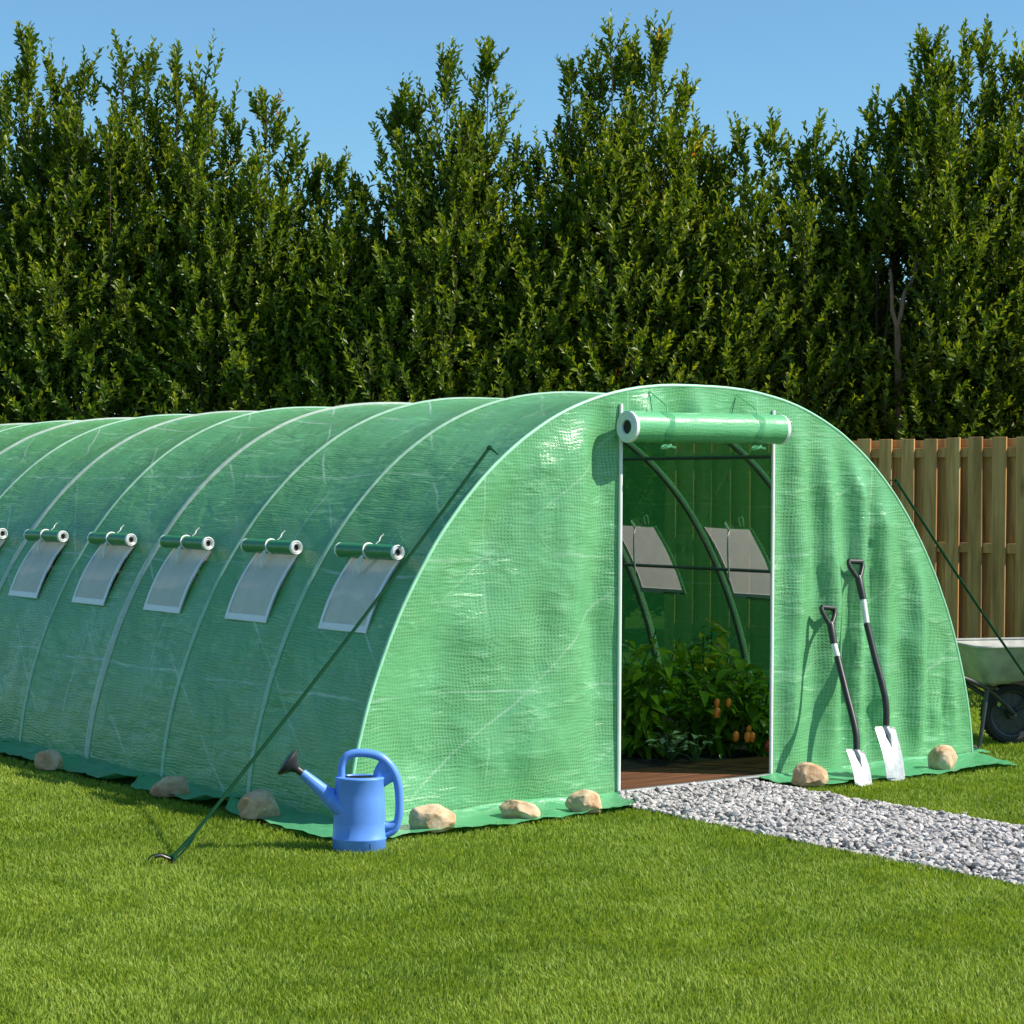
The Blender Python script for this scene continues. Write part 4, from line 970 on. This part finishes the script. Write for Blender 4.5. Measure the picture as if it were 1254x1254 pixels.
for i, (xa, xb, label) in enumerate(TREES):
    mem = [p for p in PEAKS if xa <= p[0] < xb]
    cx = sum(p[0] for p in mem) / len(mem); c0 = deep(cx, 640, TD + 0.25); c0[2] = 0
    root = thing('hedge_tree', label, 'tree', tuple(c0), 'hedge of tall evergreens behind the polytunnel')
    leaders = []
    for px, py, dz in mem:
        tip = leader_tip(px, py, dz); base = tip * 0.75 + c0 * 0.25; base[2] = 0.15
        leaders.append((tip, base, 0.44 + 0.16 * random.random()))
    for tip, base, rad in list(leaders):                      # lower side stems round each spire
        for _ in range(2):
            t2 = tip + np.array((random.uniform(-.34, .34), random.uniform(-.34, .34), -random.uniform(0.55, 1.6))); leaders.append((t2, base.copy(), 0.46 + 0.16 * random.random()))
    # filler stems deeper in the hedge
    for q in range(max(1, int((xb - xa) / 26))):
        tip = leader_tip(xa + (xb - xa) * random.random(), random.uniform(270, 350), random.uniform(0.6, 1.7)); base = tip.copy(); base[2] = 0.1
        leaders.append((tip, base, 0.55))
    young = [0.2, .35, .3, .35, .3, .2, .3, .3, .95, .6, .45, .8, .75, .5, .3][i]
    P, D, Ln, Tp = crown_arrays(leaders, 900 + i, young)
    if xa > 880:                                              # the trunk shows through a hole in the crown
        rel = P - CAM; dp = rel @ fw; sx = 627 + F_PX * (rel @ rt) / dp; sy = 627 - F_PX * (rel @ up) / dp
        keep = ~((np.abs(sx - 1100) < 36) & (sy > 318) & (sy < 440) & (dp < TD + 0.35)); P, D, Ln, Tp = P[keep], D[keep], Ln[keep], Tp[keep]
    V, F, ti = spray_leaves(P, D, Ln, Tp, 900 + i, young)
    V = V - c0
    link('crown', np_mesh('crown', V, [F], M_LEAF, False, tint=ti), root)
    mb = MB()
    mb.tube(spline([c0, c0 + (0.03, 0.02, 0.5), c0 + (0.0, 0.04, 1.1)], 5), np.linspace(0.085, 0.06, 11), 10)
    for tip, base, rad in leaders:
        s = c0 + np.array((0, 0, random.uniform(0.4, 1.0))); e = tip - np.array((0, 0, 0.35))
        mdl = (s * 0.45 + e * 0.55); mdl[:2] = base[:2] * 0.6 + e[:2] * 0.4
        sp = spline([s, mdl, e], 7); mb.tube(sp, np.linspace(0.018, 0.003, len(sp)), 7)
    # side twigs carrying the sprays
    for k in range(0, len(P), 3):
        e = P[k] + D[k] * Ln[k] * 0.8; mb.tube([P[k], (P[k] + e) / 2, e], [0.006, 0.005, 0.003], 4, caps=False)
    trunk = mb.build('trunk', M_BARK, root)
    if xa == 1015:
        b0 = deep(1100, 520, TD - 0.42); k0 = deep(1099, 402, TD - 0.5); mb = MB()
        low = np.array((b0[0], b0[1], 0.0))
        s1 = spline([low, b0, k0], 8); mb.tube(s1, np.linspace(0.040, 0.030, len(s1)), 10)
        s2 = spline([k0, deep(1093, 380, TD - .5), deep(1092, 356, TD - .5), deep(1090, 330, TD - .4)], 6); mb.tube(s2, np.linspace(0.024, 0.014, len(s2)), 8)
        s3 = spline([k0, deep(1104, 380, TD - .52), deep(1108, 358, TD - .5), deep(1118, 340, TD - .4), deep(1125, 300, TD - .2)], 6); mb.tube(s3, np.linspace(0.024, 0.014, len(s3)), 8)
        s4 = spline([deep(1104, 374, TD - .52), deep(1099, 366, TD - .5), deep(1092, 360, TD - .5)], 6); mb.tube(s4, 0.009, 8)
        mb.build('bare_limb', M_PBARK, root)

# ------------------------------------------------------------------ plants inside the doorway
def leaf_strip(P, D, Nn, Ln, Wd, droop):
    """wider four-segment pepper leaves bending down"""
    n = len(P); S = unit(np.cross(D, Nn)); Nn = np.cross(S, D)
    ts = np.array([0, 0.22, 0.5, 0.78, 1.0]); ws = np.array([0.04, 0.36, 0.5, 0.30, 0.0])
    rows = []
    for t, w_ in zip(ts, ws):
        c = P + D * (Ln * t)[:, None] - np.array((0, 0, 1.0)) * (Ln * droop * t * t)[:, None]
        rows += [c + S * (Wd * w_)[:, None] + Nn * (Wd * w_ * 0.35)[:, None], c, c - S * (Wd * w_)[:, None] + Nn * (Wd * w_ * 0.35)[:, None]]
    V = np.stack(rows, 1).reshape(-1, 3); k = np.arange(n)[:, None] * 15
    q = []
    for i in range(4):
        for s in (0, 1): a = i * 3 + s; q.append(k + [a, a + 1, a + 4, a + 3])
    return V, np.concatenate(q, 0)
def pepper(label, loc, h, spread, nleaf, fruits, seed):
    r = np.random.default_rng(seed); loc = np.array((loc[0], loc[1], 0.03))
    root = thing('pepper_plant', label, 'plant', tuple(loc), 'leafy pepper plants inside the doorway')
    mb = MB(); tips = []
    for k in range(8):
        a = 2 * PI * k / 8 + r.normal(0, .3); R = spread * r.uniform(0.35, 1.0); zt = h * r.uniform(0.55, 0.98) * (1.0 if R < spread * 0.7 else 0.8)
        e = np.array((math.cos(a) * R, math.sin(a) * R, zt)); m = e * [0.35, 0.35, 0.5]
        sp = spline([(0, 0, 0), (0.01, 0, h * 0.15), m, e], 6); mb.tube([loc + p for p in sp], np.linspace(0.011, 0.004, len(sp)), 7); tips.append(sp)
    mb.build('stem', M_STEM, root)
    P = []; 
    for _ in range(nleaf):
        sp = tips[r.integers(len(tips))]; f = r.random() ** 0.65; i = min(int(f * (len(sp) - 1)), len(sp) - 2); P.append(sp[i] + (sp[i + 1] - sp[i]) * r.random() + r.normal(0, 0.035, 3))
    P = np.array(P); P[:, 2] = np.maximum(P[:, 2], 0.06)
    th = r.random(nleaf) * 2 * PI
    D = unit(np.stack([np.cos(th), np.sin(th), r.normal(0.10, 0.35, nleaf)], 1)); Nn = unit(np.stack([0 * th, 0 * th, 1 + 0 * th], 1) + r.normal(0, .25, (nleaf, 3)))
    Ln = r.uniform(0.075, 0.150, nleaf); V, F = leaf_strip(P, D, Nn, Ln, Ln * r.uniform(0.42, 0.56, nleaf), r.uniform(0.25, 0.85, nleaf))
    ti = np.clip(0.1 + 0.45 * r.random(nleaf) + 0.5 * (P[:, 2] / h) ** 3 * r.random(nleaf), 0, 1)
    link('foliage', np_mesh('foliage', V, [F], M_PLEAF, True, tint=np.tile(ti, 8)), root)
    for px, py, t, s, m in fruits:
        c = deep(px, py, t); s = s * 0.85
        b = MB().lathe([(0.001, -0.030 * s), (0.010 * s, -0.027 * s), (0.017 * s, -0.010 * s), (0.0195 * s, 0.010 * s), (0.017 * s, 0.022 * s), (0.009 * s, 0.030 * s), (0.002 * s, 0.033 * s)], c, (0.12, 0.05, 1), 14)
        b.build('pepper_fruit', m, root)
pepper('dark leafy pepper plant behind the left door jamb, without fruit', (0.45, 0.94), 0.67, 0.31, 340, [], 1)
pepper('bushy pepper plant bearing the upper orange peppers in the middle of the doorway', (0.84, 0.82), 0.64, 0.31, 340, [(878, 861, 10.64, 0.9, M_FRUIT), (892, 861, 10.66, 0.9, M_FRUIT), (878, 873, 10.62, 1.1, M_FRUIT)], 2)
pepper('tall pepper plant at the back of the doorway right of centre', (1.12, 1.15), 0.72, 0.30, 320, [], 3)
pepper('pepper plant at the back left of the doorway with thin upright shoots', (0.76, 1.45), 0.66, 0.30, 220, [], 4)
pepper('pepper plant with low orange and red peppers against the right door jamb', (1.04, 0.62), 0.60, 0.26, 280, [(901, 902, 10.56, 1.05, M_FRUIT), (917, 894, 10.75, 0.9, M_FRUIT), (915, 903, 10.54, 1.05, M_FRUIT), (921, 903, 10.56, 1.05, M_FRUIT), (940, 914, 10.73, 1.1, M_REDF)], 5)
pepper('pepper plant hidden deepest in the shade behind the other peppers', (0.20, 1.65), 0.60, 0.30, 180, [], 6)
def lowplant(label, loc, sc, seed, n):
    r = np.random.default_rng(seed); loc = np.array((loc[0], loc[1], 0.03))
    root = thing('variegated_plant', label, 'plant', tuple(loc), 'small pale leaved plants at the deck edge')
    mb = MB(); Ps = []; Ds = []
    for k in range(n):
        a = 2 * PI * k * 0.382; R = 0.02 + 0.09 * math.sqrt(k / n); z = 0.05 + 0.10 * (1 - k / n) + r.normal(0, .015)
        e = np.array((math.cos(a) * R, math.sin(a) * R, z)) * sc; mb.tube([loc, loc + e * [0.5, 0.5, 0.7], loc + e], [0.004, 0.003, 0.002], 6)
        Ps.append(e); Ds.append((math.cos(a), math.sin(a), 0.45 + r.normal(0, .2)))
    mb.build('stem', M_STEM, root)
    P = np.array(Ps); D = unit(np.array(Ds)); Nn = unit(np.stack([np.zeros(n), np.zeros(n), np.ones(n)], 1) + r.normal(0, .15, (n, 3))); Ln = r.uniform(0.05, 0.075, n) * sc
    V, F = leaf_strip(P, D, Nn, Ln, Ln * 0.62, np.full(n, 0.3))
    link('foliage', np_mesh('foliage', V, [F], M_VLEAF, True, tint=np.tile(np.clip(r.random(n) * 0.9 + 0.1, 0, 1), 8)), root)
lowplant('low plant with many small grey green leaves beside the left door jamb', (0.46, 0.72), 1.0, 4, 22)
lowplant('small plant with few large cream edged leaves near the middle of the deck edge', (0.55, 0.62), 1.05, 8, 10)

# ------------------------------------------------------------------ gravel path
def gravel():
    V0, F0 = ico(1); base = []
    r = np.random.default_rng(5)
    for k in range(8):
        V = V0 * (1 + r.normal(0, 0.16, (len(V0), 1)))
        for _ in range(3):
            q = unit(r.normal(0, 1, 3)); e = V @ q - 0.55; V = V - np.outer(np.where(e > 0, e, 0), q)
        base.append(V)
    n = 18500; y = r.uniform(Y0G, Y1G - 0.02, n); a, b = gx(y); x = a + (b - a) * (r.random(n))
    s = r.uniform(0.0105, 0.0205, n) * np.where(r.random(n) < 0.12, 1.3, 1); z = 0.004 + r.uniform(0.0, 0.028, n) 
    edge = np.minimum(x - a, b - x); z = z * np.clip(edge / 0.08, 0.35, 1)
    stray = r.random(n) < 0.012; x = np.where(stray, x + r.normal(0, 0.06, n), x)
    ok = ~((y > -0.40) & ((x > 0.42) | (x < -0.74))) ; x, y, z, s = x[ok], y[ok], z[ok], s[ok]; n = len(x)
    Vs = np.zeros((n, len(V0), 3)); 
    for i in range(n):
        a1, b1, c1 = r.random(3) * 2 * PI
        ca_, sa_ = math.cos(a1), math.sin(a1); cb_, sb_ = math.cos(b1 * 0.12), math.sin(b1 * 0.12)
        R1 = np.array([[ca_, -sa_, 0], [sa_, ca_, 0], [0, 0, 1]]); R2 = np.array([[1, 0, 0], [0, cb_, -sb_], [0, sb_, cb_]])
        Vs[i] = (base[i % 8] * [1.15, 0.9, 0.68] * s[i]) @ R2.T @ R1.T + [x[i], y[i], z[i]]
    F = (F0[None] + (np.arange(n) * len(V0))[:, None, None]).reshape(-1, 3)
    o = link('gravel', np_mesh('gravel', Vs.reshape(-1, 3), [F], M_GRAVEL, False)); tag(o, 'loose pale grey gravel chippings of the path', 'gravel', kind='stuff')
    ys = np.linspace(Y0G, Y1G, 60); a, b = gx(ys); P = np.stack([np.stack([a + 0.02, ys, np.full_like(ys, 0.004)], 1), np.stack([b - 0.02, ys, np.full_like(ys, 0.004)], 1)], 1)
    M_GB = simple('dark_path_bed', (0.10, 0.09, 0.085), 0.95, vary=0.4, scale=60)
    q = MB().grid(P).build('path', M_GB); tag(q, 'gravel path leading from the polytunnel doorway to the right', 'path', kind='structure')
gravel()

# ------------------------------------------------------------------ grass
def grass():
    r = np.random.default_rng(77)
    Xs = []; 
    def band(t0, t1, dens, wl):
        """scatter on the ground between two depths"""
        hw0 = 627 / F_PX * 1.42
        area = (t1 - t0) * 2 * hw0 * (t0 + t1) / 2; n = int(area * dens)
        t = np.sqrt(r.uniform(t0 ** 2, t1 ** 2, n)); u = r.uniform(-hw0, hw0, n) * t
        f2 = np.array([math.cos(YAW), math.sin(YAW)]); r2 = np.array([math.sin(YAW), -math.cos(YAW)])
        xy = CAM[:2] + t[:, None] * f2 + u[:, None] * r2; return xy, np.full(n, wl), t
    parts = [band(4.6, 6.6, 19000, 1.0), band(6.6, 8.4, 15500, 1.1), band(8.4, 10.5, 11500, 1.25), band(10.5, 14, 6000, 1.6), band(14, 21, 2200, 2.4)]
    xy = np.concatenate([p[0] for p in parts]); wl = np.concatenate([p[1] for p in parts]); x, y = xy[:, 0], xy[:, 1]
    # keep out of the tunnel, the skirts and the path
    dens = fnoise(x * 5, y * 5, 300); 
    inside = (np.abs(x) < W2 + 0.02) & (y > -0.02) & (y < LEN + .02)
    ws = 0.21 + 0.07 * fnoise(y * 3, y * 0, 320)
    skL = (x < -W2 + .05) & (x > -W2 - ws) & (y > -0.33) & (y < LEN); skR = (x > W2 - .05) & (x < W2 + 0.11) & (y > -0.02) & (y < LEN)
    wf = 0.285 + 0.05 * fnoise(x * 4, x * 0, 330)
    skF = (y < 0.02) & (y > -wf) & (np.abs(x) < W2 + 0.02)
    a, b = gx(y); gr = (y > Y0G) & (y <= 0) & (x > a + 0.01 - 0.03 * fnoise(y * 12, y * 0, 340)) & (x < b + 0.02 * fnoise(y * 12, y * 0, 350))
    pg = np.hypot((x - bL[0] + 0.10) / 0.20, (y - bL[1] + 0.10) / 0.13) < 0.55 + 0.5 * fnoise(x * 20, y * 20, 360)
    can = np.hypot(x - cb[0], y - cb[1]) < 0.085
    bare = pg & (r.random(len(x)) < 0.75)
    keep = ~(inside | skL | skR | skF | gr | bare | can); x, y, wl = x[keep], y[keep], wl[keep]; n = len(x)
    cl = fnoise(x * 1.3, y * 1.3, 400, 4); c2 = fnoise(x * 7, y * 7, 410, 2); c3 = fnoise(x * 3.2 + 0.6 * y, y * 3.2, 430, 3)
    h = (0.011 + 0.012 * c2 + 0.011 * c3) * r.uniform(0.65, 1.35, n)
    ang = r.random(n) * 2 * PI; lean = 0.15 + 0.55 * r.random(n)
    fl = fnoise(x * 2.4, y * 2.4, 440) * 4 * PI; lx = np.cos(ang) * lean + 0.22 * np.cos(fl); ly = np.sin(ang) * lean + 0.22 * np.sin(fl)
    wv = 0.0019 * wl * r.uniform(0.7, 1.3, n); az = r.random(n) * 2 * PI; sx, sy = np.cos(az) * wv, np.sin(az) * wv
    b0 = np.stack([x, y, np.full(n, -0.004)], 1); S = np.stack([sx, sy, np.zeros(n)], 1)
    mdl = b0 + np.stack([lx * h * 0.35, ly * h * 0.35, h * 0.62], 1); tip = b0 + np.stack([lx * h * 1.05, ly * h * 1.05, h * (1.0 - 0.12 * lean)], 1)
    V = np.stack([b0 - S, b0 + S, mdl + S * 0.8, mdl - S * 0.8, tip], 1).reshape(-1, 3); k = np.arange(n)[:, None] * 5
    F4 = k + [0, 1, 2, 3]; F3 = k + [3, 2, 4]
    ti = np.clip(0.17 + 0.44 * cl + 0.28 * r.random(n) + 0.10 * (c3 - .5), 0, 0.92); dry = r.random(n) < 0.012; ti = np.where(dry, r.uniform(0.93, 1.0, n), ti)
    o = link('grass', np_mesh('grass', V, [F4, F3], M_GRASS, True, tint=np.concatenate([ti, np.minimum(ti * 1.06, 1)])))
    tag(o, 'short green blades of the mown lawn', 'grass', kind='stuff'); print('grass', n)
grass()
